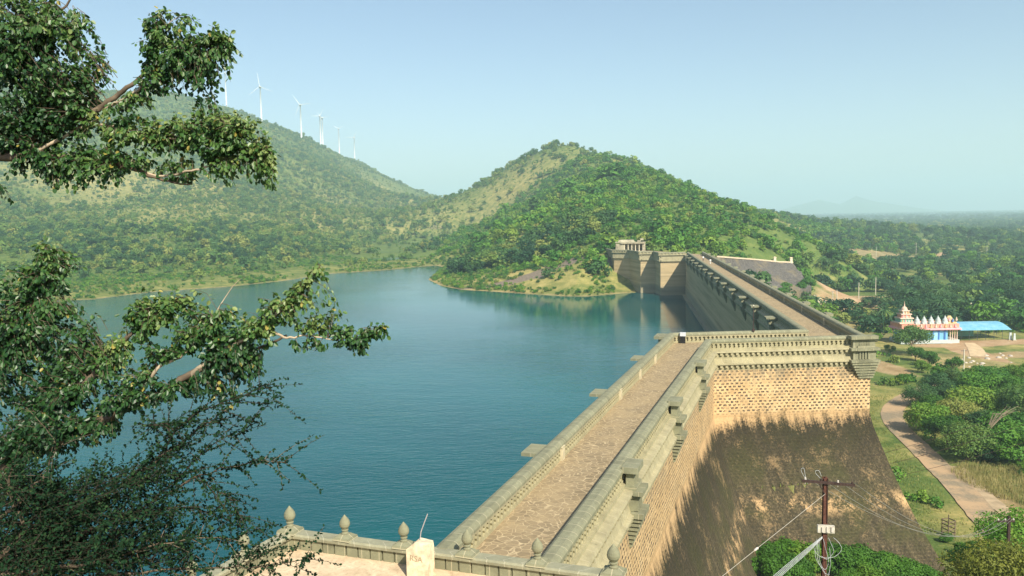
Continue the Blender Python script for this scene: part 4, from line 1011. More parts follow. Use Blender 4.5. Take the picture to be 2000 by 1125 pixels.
# ------------------------------------------------------------------ wind turbines
M_turb = simple('haze_greyed_white_steel', (.62,.66,.70), .45, .04, .2)  # white steel greyed, so some distance haze is painted into its colour
def turbine(u, vb, vh, y, rot, blade, label, yaw=.3):
    b = py(u,vb,y); h_ = (vb-vh)/FPX*y; e_ = empty('wind_turbine', (b[0],b[1],b[2]-6), yaw); tag(e_, label, 'wind turbine', 'wind turbines along the hill ridge')
    hub = h_+6; s_ = h_/75
    m = MB(); m.tube([(0,0,-10),(0,0,hub*.5),(0,0,hub)],[2.2*s_,1.7*s_,1.1*s_],12); m.build('tower', M_turb, e_, True)
    m = MB(); m.box(-1.9*s_,1.9*s_,-3.5*s_,6*s_,hub-1.4*s_,hub+2.2*s_,top=(.4,.6)); m.build('nacelle', M_turb, e_)
    r_ = MB(); r_.lathe([(0,0),(1.6,.6),(1.9,2),(1.6,3.2)],n=10); hb = r_.build('hub', M_turb, e_, True); hb.scale=(s_,)*3; hb.location=(0,-6.2*s_,hub+.3*s_); hb.rotation_euler=(R_(-90),0,0)
    for k in range(3):
        a = rot+k*2*math.pi/3; L_ = blade*y/FPX; m = MB(); n = 7
        pts = []
        for j in range(n):
            q = j/(n-1); c_ = (.7+1.3*math.sin(min(q*5,1.57)))*s_*(1-.82*q) if j else .8*s_
            pts.append((q*L_, c_, .45*s_*(1-q)+.12))
        for (q0,c0,t0),(q1,c1,t1) in zip(pts,pts[1:]):
            m.hexa([(-.35*c0,-t0,q0),(.65*c0,-t0*.3,q0),(.65*c0,t0*.3,q0),(-.35*c0,t0,q0)],[(-.35*c1,-t1,q1),(.65*c1,-t1*.3,q1),(.65*c1,t1*.3,q1),(-.35*c1,t1,q1)])
        bl = m.build('blade', M_turb, e_); bl.location = (0,-4.8*s_,hub+.3*s_); bl.rotation_euler = (0,a,0); bl.scale = (.7,.7,.78)
T = [(442,198,145,2000,R_(18),28,'wind turbine nearest the leaves, highest and leftmost on the ridge'),
     (511,240,172,1850,R_(-8),34,'second wind turbine from the left, tallest white tower on the ridge'),
     (589,272,207,1900,R_(-35),30,'third wind turbine from the left with one blade raised to the left'),
     (627,289,229,2000,R_(32),20,'wind turbine in the middle of the ridge line standing before a twin'),
     (631,289,232,2150,R_(-40),18,'slimmer wind turbine half hidden behind its twin in the middle'),
     (663,302,253,2200,R_(60),14,'second wind turbine from the right with small short blades'),
     (693,315,270,2350,R_(32),22,'rightmost wind turbine, lowest on the falling ridge')]
for t_ in T: turbine(*t_, yaw=random.uniform(-.3,.3))

# ------------------------------------------------------------------ dam end pavilion and hut
M_old = simple('mossy_old_plaster', (.34,.31,.22), .95, .4, .5)
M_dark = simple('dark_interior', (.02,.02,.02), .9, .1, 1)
pv = empty('pavilion', (51.2,353,.0), R_(-7)); pv.scale = (.84,.84,.80); tag(pv, 'old flat roofed stone pavilion with an open colonnade at the far end of the dam', 'pavilion')
m = MB(); m.box(-7.4,-3.0,-2.6,3.4,-6,4.2); m.box(-3.0,7.6,2.2,3.4,-6,4.2); m.box(6.4,7.6,-2.6,2.2,-6,4.2); m.box(-3.0,6.4,-2.8,2.2,-6,.25); P_ = m.build('wall', M_old, pv)
m = MB(); m.box(-5.0,7.2,-3.3,3.4,4.22,4.6); m.box(-7.6,7.8,-2.9,3.6,4.65,5.0); m.box(-6.4,2.6,-2.0,3.0,5.0,6.2,top=(.9,.8)); m.box(3.6,5.4,-1.5,1.5,5.0,5.9); m.box(5.0,6.8,-1.0,.8,5.9,6.9,top=(.2,.2)); m.build('roof', M_old, pv)
for k in range(6):
    m = MB(); xk = -2.9+k*1.85; m.box(xk-.17,xk+.17,-2.45,-2.11,.26,4.2); m.box(xk-.32,xk+.32,-2.6,-1.96,3.85,4.21); m.box(xk-.28,xk+.28,-2.56,-2.0,.255,.6); m.build('column', M_white, pv)
p = hit(1179,486,300); ht = empty('small_hut', (p[0],p[1],p[2]-.3)); tag(ht, 'tiny white hut half hidden in bushes left of the pavilion', 'hut')
m = MB(); m.box(-1.2,1.2,-1.2,1.2,0,2.3); m.build('wall', M_white, ht); m = MB(); m.box(-1.4,1.4,-1.4,1.4,2.31,2.75,top=(.5,.3)); m.build('roof', M_old, ht); m = MB(); m.box(-.4,.3,-1.24,-1.2,.1,1.7); m.build('door', M_dark, ht)

# ------------------------------------------------------------------ temple
def cm(name,c,**k): return simple(name,c,.75,.12,.8,**k)
M_pink=cm('salmon_paint',(.68,.33,.24)); M_cream=cm('cream_paint',(.62,.47,.37)); M_blue=cm('sky_blue_paint',(.18,.44,.66)); M_dblue=cm('deep_blue_paint',(.06,.17,.45)); M_grey=cm('silver_grey_paint',(.48,.54,.53)); M_rose=cm('rose_paint',(.78,.36,.38)); M_gold=cm('ochre_paint',(.60,.42,.22)); M_green=cm('sea_green_paint',(.20,.42,.33))
tx, ty, _ = pz(1757,668,GZ); tw = pz(1868,664,GZ)[0]-tx; TZ = GZ+.1
tp_ = empty('hindu_temple', (tx+.8,ty,TZ)); tp_.scale = (.95,.95,.92); tag(tp_, 'painted temple with a pink tiered tower, grey spires and a bright blue front', 'temple')
m = MB(); m.box(1,tw*.82,1.0,9,-1,4.1); o = m.build('wall', M_blue, tp_)
m = MB(); m.box(-.2,tw+.2,.2,9.8,-1,.35); m.build('plinth', M_grey, tp_)
m = MB(); m.box(-.4,tw+.5,-.1,10,4.12,4.35); m.box(-.6,tw+.8,-.4,10.2,4.35,4.95,top=(.35,.35)); m.build('eave', M_rose, tp_)
m = MB(); m.box(0,tw,.3,9.6,4.96,6.4); 
m.build('frieze', M_pink, tp_)
for k in range(9):      # niches with seated figures along the frieze
    xk = 5.2+k*(tw-6)/8.4; m = MB(); m.box(xk-.55,xk+.55,.08,.29,5.0,5.15); m.lathe([(.42,0),(.48,.25),(.25,.5),(.3,.75),(.2,.95),(.14,1.0),(.2,1.15),(.15,1.35),(.02,1.5)],(xk,.12,5.15),8); m.build('statue', [M_gold,M_cream,M_rose][k%3], tp_, True)
for k in range(5):      # grey bell shaped spires
    xk = 6.0+k*(tw-9.2)/4.6; m = MB(); m.box(xk-.85,xk+.85,.5,2.2,6.41,7.0); m.lathe([(1.0,0),(1.05,.25),(.8,.5),(.95,.8),(.72,1.25),(.42,1.6),(.5,1.75),(.3,2.0),(.12,2.2),(.14,2.35),(.02,2.8)],(xk,1.35,7.0),10); m.build('spire', M_grey, tp_, True)
m = MB(); m.box(tw-5.2,tw-.4,1,4,6.41,7.2,top=(.3,.3)); m.box(tw-4.6,tw-1.0,1.2,3.6,7.2,8.2,top=(.5,.5)); m.box(tw-3.9,tw-1.7,1.5,3.2,8.2,9.3,top=(.6,.6)); m.build('gable', M_gold, tp_)
for k in range(4):
    m = MB(); m.lathe([(.35,0),(.4,.5),(.2,.9),(.25,1.1),(.02,1.5)],(tw-4.7+k*1.3,.9,7.1+.5*(k%2)),8); m.build('statue', [M_grey,M_rose,M_dblue,M_cream][k], tp_, True)
for k in range(4):
    xk = 9.4+k*1.6*1.4; 
    if xk < tw*.82: m = MB(); m.box(xk-.25,xk+.25,.72,.99,.36,4.1); m.build('pilaster', M_dblue, tp_)
m = MB(); m.box(tw*.58,tw*.58+1.9,.90,.985,.4,3.1); m.build('door', cm('pale_blue_paint',(.30,.60,.82)), tp_)
for k in range(4):
    xk = tw*.86+k*(tw*.14-.4)/3; m = MB(); m.lathe([(.26,0),(.26,.3),(.19,.4),(.17,3.2),(.28,3.5),(.28,3.74)],(xk,.9,.36),8); m.build('column', M_cream, tp_, True)
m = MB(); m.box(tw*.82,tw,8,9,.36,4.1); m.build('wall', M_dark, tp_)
# tiered tower
th = MB(); mats = [M_pink, M_cream]; zz = 4.96; hw = 2.9
th = empty('tower', (2.6, 4.2, 0)); th.parent = tp_
tiers = [(2.75,2.1),(2.3,1.7),(1.8,1.5),(1.35,1.2)]; z0 = 4.96
for k,(hw,hh) in enumerate(tiers):
    m = MB(); m.box(-hw,hw,-hw,hw,z0,z0+hh*.78,top=(.18,.18)); m.build('tier', [M_pink,M_green,M_pink,M_gold][k], th)
    m = MB(); m.box(-hw-.25,hw+.25,-hw-.25,hw+.25,z0+hh*.78,z0+hh,top=(.12,.12)); m.build('cornice', M_cream, th)
    for j in range(4-(k>1)):
        m = MB(); nj = 4-(k>1); xj = -hw*.72+j*hw*1.44/(nj-1); m.lathe([(.28,0),(.32,.3),(.16,.55),(.2,.7),(.13,.9),(.02,1.1)],(xj,-hw-.04,z0+.05),7); m.build('statue', [M_cream,M_gold,M_rose,M_grey][(j+k)%4], th, True)
    z0 += hh+.004
m = MB(); m.lathe([(1.0,0),(1.15,.4),(.9,.9),(.5,1.3),(.25,1.45),(.3,1.7),(.14,1.9),(.2,2.2),(.1,2.5),(.12,2.9),(.02,3.6)],(0,0,z0),12); m.build('dome', M_cream, th, True)
# blue shed
sx0, sy0, _ = pz(1876,664,GZ); sx1 = pz(1975,662,GZ)[0]; L_ = sx1-sx0
sh = empty('open_shed', (sx0,sy0,GZ+.05)); tag(sh, 'open shed with a blue corrugated sheet roof on thin posts beside the temple', 'shed')
M = Mat('blue_corrugated_sheet', .5, .4); ob = M.coord(); wv_ = M.n('TexWave', Scale=2.2, _bands_direction='X'); M.L(ob, wv_.inputs[0]); n1 = M.noise(ob,.5,5,.6)
M.col(M.mix(M.rampv(n1,.35,.7),(.15,.42,.60),(.28,.55,.66))); M.bump(wv_.outputs[1],.5,.05); M_sheet = M.m
m = MB(); 
for k in range(10):
    a_ = k/9*math.pi*.30; y0_ = k/10*9.0; y1_ = (k+1)/10*9.0; f_ = lambda y: 3.3+1.9*math.sin(min(y/8.4,1)*math.pi/2)
    m.hexa([(0,y0_,f_(y0_)-.05),(L_,y0_,f_(y0_)-.05),(L_-.3,y1_,f_(y1_)-.05),(0,y1_,f_(y1_)-.05)],[(0,y0_,f_(y0_)),(L_,y0_,f_(y0_)),(L_-.3,y1_,f_(y1_)),(0,y1_,f_(y1_))])
m.build('roof', M_sheet, sh)
M_post = simple('dark_steel_post', (.06,.07,.08), .6, .2, 3)
for r_ in (.3, 8.5):
    for k in range(7):
        m = MB(); xk = .3+k*(L_-.6)/6; m.tube([(xk,r_,-.3),(xk,r_,3.3 if r_<1 else 5.1)],.07,6); m.build('post', M_post, sh)
m = MB(); m.box(3,9,8.0,8.3,.0,2.6); m.build('screen', M_green, sh)
# carved slabs, shrine and other bits
e_ = empty('standing_stone', pz(1973,664,GZ)); tag(e_, 'left of two grey upright carved stones at the right end of the blue shed', 'carved stone'); m = MB(); m.box(-.5,.5,-.2,.2,-.2,2.6,top=(.15,.05)); m.build('slab', M_grey, e_); m = MB(); m.box(-.7,.7,-.4,.4,-.2,.25); m.build('base', M_old, e_)
e_ = empty('standing_stone', pz(1981,665,GZ)); tag(e_, 'right of two grey upright carved stones at the right end of the blue shed', 'carved stone'); m = MB(); m.box(-.45,.45,-.2,.2,-.2,2.5,top=(.2,.05)); m.build('slab', M_grey, e_); m = MB(); m.box(-.6,.6,-.4,.4,-.2,.25); m.build('base', M_old, e_)
p = hit(1902,622); e_ = empty('small_shrine', (p[0],p[1],p[2]-.2), -.3); tag(e_, 'small beige shrine with an ornamented roof under the trees behind the shed', 'shrine')
m = MB(); m.box(-2.8,2.8,-2.4,2.4,0,3.4); m.build('wall', M_cream, e_); m = MB(); m.box(-3.1,3.1,-2.7,2.7,3.41,3.75); m.box(-2.4,2.4,-2,2,3.76,4.6,top=(.3,.3)); m.box(-1.7,1.7,-1.4,1.4,4.61,6.2,top=(.2,.2)); m.build('roof', M_old, e_)
m = MB(); m.lathe([(.3,0),(.35,.4),(.1,.9)],(-1.5,-1.2,6.2),6); m.lathe([(.3,0),(.35,.4),(.1,.9)],(1.5,-1.2,6.2),6); m.build('finial', M_white, e_)
p = hit(1915,522,300); e_ = empty('farmhouse', (p[0],p[1],p[2]), .2); tag(e_, 'small pale house with an orange tiled roof in the woodland clearing', 'house')
m = MB(); m.box(-7,5,-3,3,-1,3.0); m.build('wall', M_cream, e_); m = MB(); m.hexa([(-7.5,-3.6,3.0),(5.5,-3.6,3.0),(5.5,3.6,3.0),(-7.5,3.6,3.0)],[(-7.5,-.1,5),(5.5,-.1,5),(5.5,.1,5),(-7.5,.1,5)]); m.build('roof', M_pink, e_)
m = MB(); m.box(-3,-2,-3.05,-3,0,2.1); m.build('door', M_dark, e_)
# boulders below the temple
M_rock = simple('pale_boulder', (.50,.45,.38), .9, .3, 1.5)
def boulder(seed, r_):
    g = np.random.default_rng(seed); import bmesh
    bm = bmesh.new(); bmesh.ops.create_icosphere(bm, subdivisions=2, radius=r_)
    for v_ in bm.verts: k_ = 1+.35*(float(fbm(v_.co.x*3+seed,v_.co.y*3+v_.co.z*2,1,seed))); v_.co = Vector((v_.co.x*k_*1.2, v_.co.y*k_, v_.co.z*k_*.7))
    me = bpy.data.meshes.new('boulder'); bm.to_mesh(me); bm.free(); me.materials.append(M_rock); return me
bs = [boulder(k,.5) for k in range(3)]
for k in range(46):
    u = random.choice([random.gauss(1895,18),random.gauss(1960,28)]); v = random.uniform(690,738)
    if u > 1998 or (1900<u<1925 and v<700): continue
    p = hit(u,v); o = bpy.data.objects.new('boulder', bs[k%3]); link(o); o.location = p; s_ = random.uniform(.5,1.5); o.scale = (s_,)*3; o.rotation_euler=(0,0,random.uniform(0,6)); tag(o,'pale boulder scattered on the scrubby slope below the temple','boulder','boulders below the temple')

# ------------------------------------------------------------------ light poles on the plain
M_conc = simple('pale_concrete', (.58,.54,.44), .9, .12, 1)
def util_pole(u, vb, vt, label, arm=True):
    p = hit(u,vb); y = p[1]; top = CAMH+ray(u,vt)[2]/ray(u,vt)[1]*y
    e_ = empty('utility_pole', p); tag(e_, label, 'utility pole')
    h_ = top-p[2]; m = MB(); m.tube([(0,0,-1),(0,0,h_)],[.24,.15],8); m.build('pole', M_conc, e_)
    if arm: m = MB(); m.box(-.9,.9,-.06,.06,h_-.55,h_-.42); m.box(-.06,.06,-.08,.0,h_-.7,h_-.3); m.build('crossarm', M_post, e_)
    return p, h_
for u,vb,vt,lb in [(1611,618,586,'pale concrete pole rising just behind the far parapet, nearest the dam'),(1626,606,568,'left pole of the close pair at the edge of the straw field'),(1634,606,566,'right pole of the close pair at the edge of the straw field'),
                   (1677,583,552,'lone thin pole in the middle of the straw field'),(1710,576,541,'tall pale pole at the top corner of the straw field'),(1882,722,682,'pale pole standing among boulders below the temple'),
                   (1711,508,482,'distant pole among trees left of the woodland clearing'),(1927,507,482,'distant pole right of the orange roofed house'),(1789,500,474,'distant pole in the middle of the palm woodland')]:
    util_pole(u,vb,vt,lb)
for u,v,lb in [(1591,592,'left of two stubby pillars on the grass behind the far parapet'),(1599,596,'right of two stubby pillars on the grass behind the far parapet')]:
    p = hit(u,v); e_ = empty('gate_pillar', p); tag(e_, lb, 'gate pillar'); m = MB(); m.box(-.7,.7,-.7,.7,-.5,3.6); m.build('shaft', M_white, e_); m = MB(); m.box(-.85,.85,-.85,.85,3.602,3.9,top=(.2,.2)); m.build('cap', M_old, e_)
# wooden frame by the road
p = hit(1852,1048); e_ = empty('tree_guard', p, .3); tag(e_, 'weathered wooden tree guard on the grass between road and dam', 'tree guard')
M_wood = simple('weathered_wood',(.17,.13,.09),.9,.35,5)
for a_,b_ in ((-.55,-.55),(.55,-.55),(.55,.55),(-.55,.55)):
    m = MB(); m.tube([(a_,b_,-.2),(a_,b_,2.5+random.uniform(-.2,.3))],.07,6); m.build('post', M_wood, e_)
for z_ in (.5,1.1,1.7,2.2):
    m = MB(); m.box(-.6,.6,-.64,-.58,z_,z_+.12); m.box(-.6,.6,.58,.64,z_,z_+.12); m.box(-.64,-.58,-.57,.57,z_,z_+.12); m.box(.58,.64,-.57,.57,z_,z_+.12); m.build('rail', M_wood, e_)

# ------------------------------------------------------------------ people on the far walkway
import bmesh
M_skin = simple('brown_skin',(.25,.14,.09),.6,.1,5); M_shirt = simple('white_shirt',(.75,.75,.72),.8,.08,5); M_trou = simple('dark_trousers',(.05,.05,.07),.8,.2,5); M_hair = simple('black_hair',(.01,.01,.01),.6,.1,5)
def person(loc, rz, label, shirt, trou, stride=.16):
    e_ = empty('person', loc, rz); tag(e_, label, 'person', 'people on the far walkway')
    bm = bmesh.new(); sk = bm.verts.layers.skin.verify()
    def V_(p, r): v_ = bm.verts.new(p); v_[sk].radius = (r,r*.8); return v_
    pel = V_((0,0,.92),.15); pel[sk].use_root = True; wa = V_((0,0,1.08),.125); ch = V_((0,-.01,1.30),.155); nk = V_((0,0,1.46),.06); hd = V_((0,-.02,1.60),.095); hd2 = V_((0,-.01,1.70),.08)
    for a,b in ((pel,wa),(wa,ch),(ch,nk),(nk,hd),(hd,hd2)): bm.edges.new((a,b))
    for s_ in (-1,1):
        hp = V_((.09*s_,0,.86),.095); kn = V_((.10*s_,-stride*s_*.6,.49),.062); an = V_((.10*s_,stride*s_*-.2+stride*.3,.08),.042); ft = V_((.10*s_,an.co.y-.16,.03),.035)
        sh_ = V_((.19*s_,0,1.39),.06); el = V_((.26*s_,.03*s_,1.12),.043); wr = V_((.25*s_,-.10+.05*s_,.88),.03); hn = V_((.25*s_,-.13+.05*s_,.79),.034)
        for a,b in ((pel,hp),(hp,kn),(kn,an),(an,ft),(ch,sh_),(sh_,el),(el,wr),(wr,hn)): bm.edges.new((a,b))
    me = bpy.data.meshes.new('body'); bm.to_mesh(me); bm.free(); o = bpy.data.objects.new('body', me); link(o, e_); me.materials.append(M_skin)
    o.modifiers.new('s','SKIN'); sb = o.modifiers.new('ss','SUBSURF'); sb.levels = sb.render_levels = 2
    m = MB(); m.lathe([(.17,.86),(.19,1.0),(.19,1.2),(.225,1.32),(.21,1.40),(.09,1.475)],n=14); q = m.build('shirt', shirt, e_, True); q.scale = (1,.78,1)
    for s_ in (-1,1):
        m = MB(); m.tube([(.15*s_,0,1.41),(.27*s_,.03*s_,1.13)],[.085,.065],8); m.build('sleeve', shirt, e_, True)
        m = MB(); m.tube([(.075*s_,0,.95),(.10*s_,-stride*s_*.6,.49),(.10*s_,stride*s_*-.2+stride*.3,.10)],[.125,.085,.065],10); m.build('trouser_leg', trou, e_, True)
    m = MB(); m.lathe([(.06,1.60),(.105,1.65),(.11,1.71),(.08,1.77),(.01,1.80)],n=12); q=m.build('hair', M_hair, e_, True); q.location=(0,.012,0)
p = FB(258,2.6,0); person((p[0],p[1],.01), 2.9, 'person in white shirt and pale trousers walking along the far walkway, nearer one', M_shirt, M_shirt)
p = FB(276,2.0,0); person((p[0],p[1],.01), .3, 'person in white shirt and dark trousers on the far walkway, farther one', M_shirt, M_trou)

# ------------------------------------------------------------------ rusty power pole in front
M_rust = simple('rusty_steel',(.10,.042,.03),.75,.4,12); M_rustd = simple('dark_rusted_iron',(.055,.035,.03),.75,.4,12); M_porc = simple('glazed_porcelain',(.55,.50,.45),.3,.15,9,.5); M_cab = simple('white_cable',(.50,.52,.54),.6,.2,9)
PX,PY_,PZ_ = py(1612,932,25); pole = empty('power_pole', (PX,PY_,-4.5)); tag(pole, 'rusty steel beam power pole with crossarm and tangled white cables, nearest the camera', 'power pole')
hp = PZ_+4.5
m = MB(); m.box(-.066,.066,-.062,-.051,-5,hp); m.box(-.066,.066,.051,.062,-5,hp); m.box(-.006,.006,-.050,.050,-5,hp); m.build('beam', M_rust, pole)
ca = MB(); F = lambda x,y,z:(x,y,z)
xa0, xa1 = -.77, .88; za0, za1 = hp-.06, hp-.24
ca.hexa([(xa0,-.14,za0-.04),(xa1,-.14,za1-.04),(xa1,-.078,za1-.04),(xa0,-.078,za0-.04)],[(xa0,-.14,za0+.04),(xa1,-.14,za1+.04),(xa1,-.078,za1+.04),(xa0,-.078,za0+.04)])
arm = ca.build('crossarm', M_rustd, pole)
for k,f_ in enumerate((.06,.36,.68,.95)):
    x_ = xa0+(xa1-xa0)*f_; z_ = za0+(za1-za0)*f_; m = MB(); m.tube([(x_,-.11,z_-.10),(x_,-.11,z_+.05)],.010,6); m.lathe([(.02,.03),(.034,.04),(.034,.055),(.02,.063),(.03,.075),(.026,.10),(.01,.11)],(x_,-.11,z_+.01),10); m.build('insulator', [M_porc,M_rustd][k%2], arm)
bb = MB(); bb.hexa([(-.27,-.16,hp-1.72),(.26,-.16,hp-1.76),(.26,-.08,hp-1.76),(-.27,-.08,hp-1.72)],[(-.27,-.16,hp-1.48),(.26,-.16,hp-1.52),(.26,-.08,hp-1.52),(-.27,-.08,hp-1.48)])
board = bb.build('fuse_board', simple('pale_board',(.50,.47,.40),.8,.25,9), pole)
for k in range(3):
    m = MB(); x_ = -.13+.15*k; m.box(x_-.03,x_+.03,-.20,-.162,hp-1.70,hp-1.54); m.build('fuse', M_porc, board)
m = MB(); m.tube([(-.05,-.1,hp-.5),(-.22,-.1,hp-.15-.04)],.02,5); m.tube([(.04,-.09,hp-.02),(.05,-.09,hp-1.45)],.012,5); m.build('brace', M_rustd, pole)
def cable(pts, r_, name='cable', par=pole, mat=None, sag=0, n=16):
    P0 = [Vector(p) for p in pts]; out = []
    if len(P0) == 2:
        for i in range(n+1): t_ = i/n; q = P0[0].lerp(P0[1],t_); q.z -= sag*4*t_*(1-t_); out.append(q)
    else:
        for i in range(len(P0)-1):
            a,b,c,d = P0[max(i-1,0)],P0[i],P0[i+1],P0[min(i+2,len(P0)-1)]
            for j in range(8): t=j/8; out.append(.5*((2*b)+(-a+c)*t+(2*a-5*b+4*c-d)*t*t+(-a+3*b-3*c+d)*t**3))
        out.append(P0[-1])
    m = MB(); m.tube(out, r_, 5); o = m.build(name, mat or M_cab, par, True); return o
def pp(u,v,dy=0): q = Vector(py(u,v,25+dy)); return q-Vector((PX,PY_,-4.5))
for k in range(5):        # bundle of white service cables running down to the lower left
    cable([pp(1606,1048+k*.8,-.15), pp(1575,1072+k*2.4,-1.5), pp(1535,1104+k*3.2,-3), pp(1490,1142+k*4,-4.5), pp(1380,1225+k*4.5,-7)], .0065)
for pts in ([(1598,1055),(1592,1080),(1598,1100),(1612,1112),(1618,1095),(1612,1070),(1608,1052)],[(1596,1052),(1590,1072),(1604,1088),(1628,1088),(1643,1075),(1640,1062),(1628,1050)],[(1600,1050),(1600,1090),(1608,1112),(1616,1128),(1622,1100),(1620,1068)],
            [(1618,1050),(1624,1064),(1628,1078),(1616,1092),(1604,1086)],[(1597,1060),(1597,1092),(1610,1118),(1620,1122)]):
    cable([pp(u,v,-.25+.03*random.uniform(-1,1)) for u,v in pts], .0065)
cable([pp(1571,932,-.1),pp(1566,922,-.1),pp(1565,916,-.1),pp(1570,915,-.1),pp(1573,930,-.1),pp(1578,945,-.1)],.006)
cable([pp(1602,934,-.1),pp(1593,924,-.1),pp(1594,919,-.1),pp(1600,920,-.1),pp(1604,930,-.1)],.006)
M_wire = simple('aluminium_wire',(.30,.29,.27),.5,.1,3)
# second pole seen at the right edge
q = Vector(py(1971,1012,58)); p2 = empty('power_pole', (q.x,q.y,q.z-9)); tag(p2, 'small dark power pole with crossarm half hidden in the trees at the lower right', 'power pole')
m = MB(); m.box(-.09,.09,-.08,.08,-1,9.15); m.build('beam', M_rustd, p2)
m = MB(); m.box(-.95,.35,-.15,-.082,8.75,8.87); a2 = m.build('crossarm', M_rustd, p2)
for x_ in (-.85,-.35,.25): m = MB(); m.lathe([(.02,0),(.06,.03),(.06,.1),(.03,.16)],(x_,-.11,8.87),8); m.build('insulator', M_porc, a2)
for k,f_ in enumerate((.36,.68,.95,.06)):
    a_ = Vector((PX,PY_,-4.5))+Vector((xa0+(xa1-xa0)*f_,-.11,za0+(za1-za0)*f_+.12)); b_ = Vector(p2.location)+Vector(((-.85,-.35,.25,.0)[k],-.11,9.03))
    tag(cable([a_,b_],.008,'overhead_wire',None,M_wire,sag=1.6,n=24), ['topmost','upper','lower','lowest'][k]+' of the thin wires strung from the rusty pole to the small dark pole','wire')
# guy wire with strain insulators
M_guy = simple('galvanised_guy',(.45,.42,.36),.6,.1,3)
g0 = Vector((PX,PY_,-4.5))+Vector((-.03,-.1,hp-.5)); g1 = Vector(py(1380,1150,21)); 
gw = cable([g0, g1], .007, 'guy_wire', None, M_guy, n=6); tag(gw, 'thin guy wire slanting down from the rusty pole across the stained wall', 'wire')
for f_ in (.62,):
    c_ = g0.lerp(g1,f_); d_ = (g1-g0).normalized(); m = MB(); m.tube([c_-d_*.11,c_-d_*.05,c_,c_+d_*.05,c_+d_*.11],[.012,.04,.028,.04,.012],8); m.build('insulator', M_porc, gw, True)
# overhead wires crossing the road
for k,(a_,b_) in enumerate((((1700,892),(2060,775)),((1712,912),(2060,808)),((1728,935),(2060,845)))):
    A_ = Vector(py(*a_,70)); B_ = Vector(py(*b_,70)); 
    tag(cable([A_,B_],.016,'overhead_wire',None,M_rustd,sag=.25,n=16), ['highest','middle','lowest'][k]+' of three dark wires crossing above the tarmac road','wire')
# bare stick like antenna pole behind the cross wall
q = FU(9.2,0,0); e_ = empty('lamp_post', (q[0],q[1],0)); tag(e_, 'thin dark iron post standing on the parapet of the cross wall', 'post'); m = MB(); m.tube([(0,0,1.0),(0,0,4.3)],[.06,.04],8); m.build('post', M_rustd, e_); m = MB(); m.box(-.14,.14,-.12,.12,1.2,1.5); m.build('bracket', M_rustd, e_); m = MB(); m.lathe([(.04,0),(.09,.05),(.07,.16),(.02,.2)],(0,0,4.3),8); m.build('lamp_head', M_conc, e_)
q = FU(.2,.35,0); e_ = empty('notice_box', (q[0],q[1],0), -R_(15)); tag(e_, 'small tilted white metal box beside the parapet at the bend of the walkway', 'box'); m = MB(); m.box(-.35,.35,-.25,.25,.9,1.35,top=(.0,.08)); m.build('box', M_cab, e_); m = MB(); m.box(-.3,.3,-.2,.2,0,.895); m.build('stand', M_dark, e_)
# far blue mountains
for k,(pts_,Y_,lb) in enumerate((([(1480,424),(1545,402),(1600,392),(1640,396),(1672,385),(1700,388),(1735,398),(1790,404),(1850,412),(1900,420)],10500,0),)):
    V = []; n = len(pts_)
    for i,(u,v) in enumerate(pts_):
        for j,dy in enumerate((-1500,-600,0,500,1500)):
            q = py(u,v,Y_); top = q[2]; f_ = (0,.55,1,.7,0)[j]; V.append([q[0]*(Y_+dy)/Y_, Y_+dy, GZ-5+(top-GZ)*f_*(1+.1*math.sin(i*3+j))])
    idx = np.arange(n*5).reshape(n,5); Fm = np.stack([idx[:-1,:-1],idx[1:,:-1],idx[1:,1:],idx[:-1,1:]],-1).reshape(-1,4)
    o = npmesh('mountains', V, Fm, [M_hill], smooth=True); fixnormals(o); tag(o, kind='structure')
# ------------------------------------------------------------------ foreground tree
TD = 6.6
def leafmesh(name, C, D, N, size, mats, parent, g):
    """oval folded leaves: C base, D direction, N normal"""
    n = len(C); D = D/np.linalg.norm(D,axis=1)[:,None]; S = np.cross(D,N); S /= np.linalg.norm(S,axis=1)[:,None]+1e-9; N = np.cross(S,D)
    L_ = size*g.uniform(.65,1.3,n); W_ = L_*g.uniform(.30,.40,n); L_ = L_[:,None]; W_ = W_[:,None]
    a = C; b1 = C+D*L_*.28+S*W_*.86+N*W_*.30; b2 = C+D*L_*.72+S*W_*.80+N*W_*.25; t = C+D*L_; c1 = C+D*L_*.28-S*W_*.86+N*W_*.30; c2 = C+D*L_*.72-S*W_*.80+N*W_*.25
    V = np.stack([a,b1,b2,t,c2,c1],1).reshape(-1,3); i = np.arange(n)[:,None]*6
    F = np.concatenate([i+np.array([[0,1,2,3]]), i+np.array([[0,3,4,5]])],0)
    me = npmesh(name, V, F, mats, parent); return me
def leaf_mat(name, stops, tr=.22):
    M = Mat(name, .42 if tr > .1 else .85, .45 if tr > .1 else .1); at = M.n('Attribute', _attribute_name='tint'); c = M.ramp(at.outputs['Fac'], stops); M.col(c)
    t_ = M.n('BsdfTranslucent'); ms = M.n('MixShader'); ms.inputs[0].default_value = tr; M.L(M.mix(1.0,c,(1,1,.5),'MULTIPLY'), t_.inputs[0]); M.L(M.b.outputs[0], ms.inputs[1]); M.L(t_.outputs[0], ms.inputs[2]); M.L(ms.outputs[0], M.t.nodes['Material Output'].inputs['Surface']); return M.m
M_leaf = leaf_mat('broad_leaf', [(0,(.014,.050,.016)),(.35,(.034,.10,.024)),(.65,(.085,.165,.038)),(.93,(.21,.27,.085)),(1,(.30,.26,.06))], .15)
M_fine = leaf_mat('thorn_leaf', [(0,(.006,.022,.012)),(.5,(.014,.045,.018)),(1,(.05,.09,.03))], .06)
def W(u,v,d): return np.array(py(u,v,d))
def tinted(o, per, k, g, lo=0, hi=1):
    n = len(o.data.vertices)//k; t_ = np.clip(per,lo,hi); at = o.data.attributes.new('tint','FLOAT','POINT'); at.data.foreach_set('value', np.repeat(t_,k).astype(np.float32))
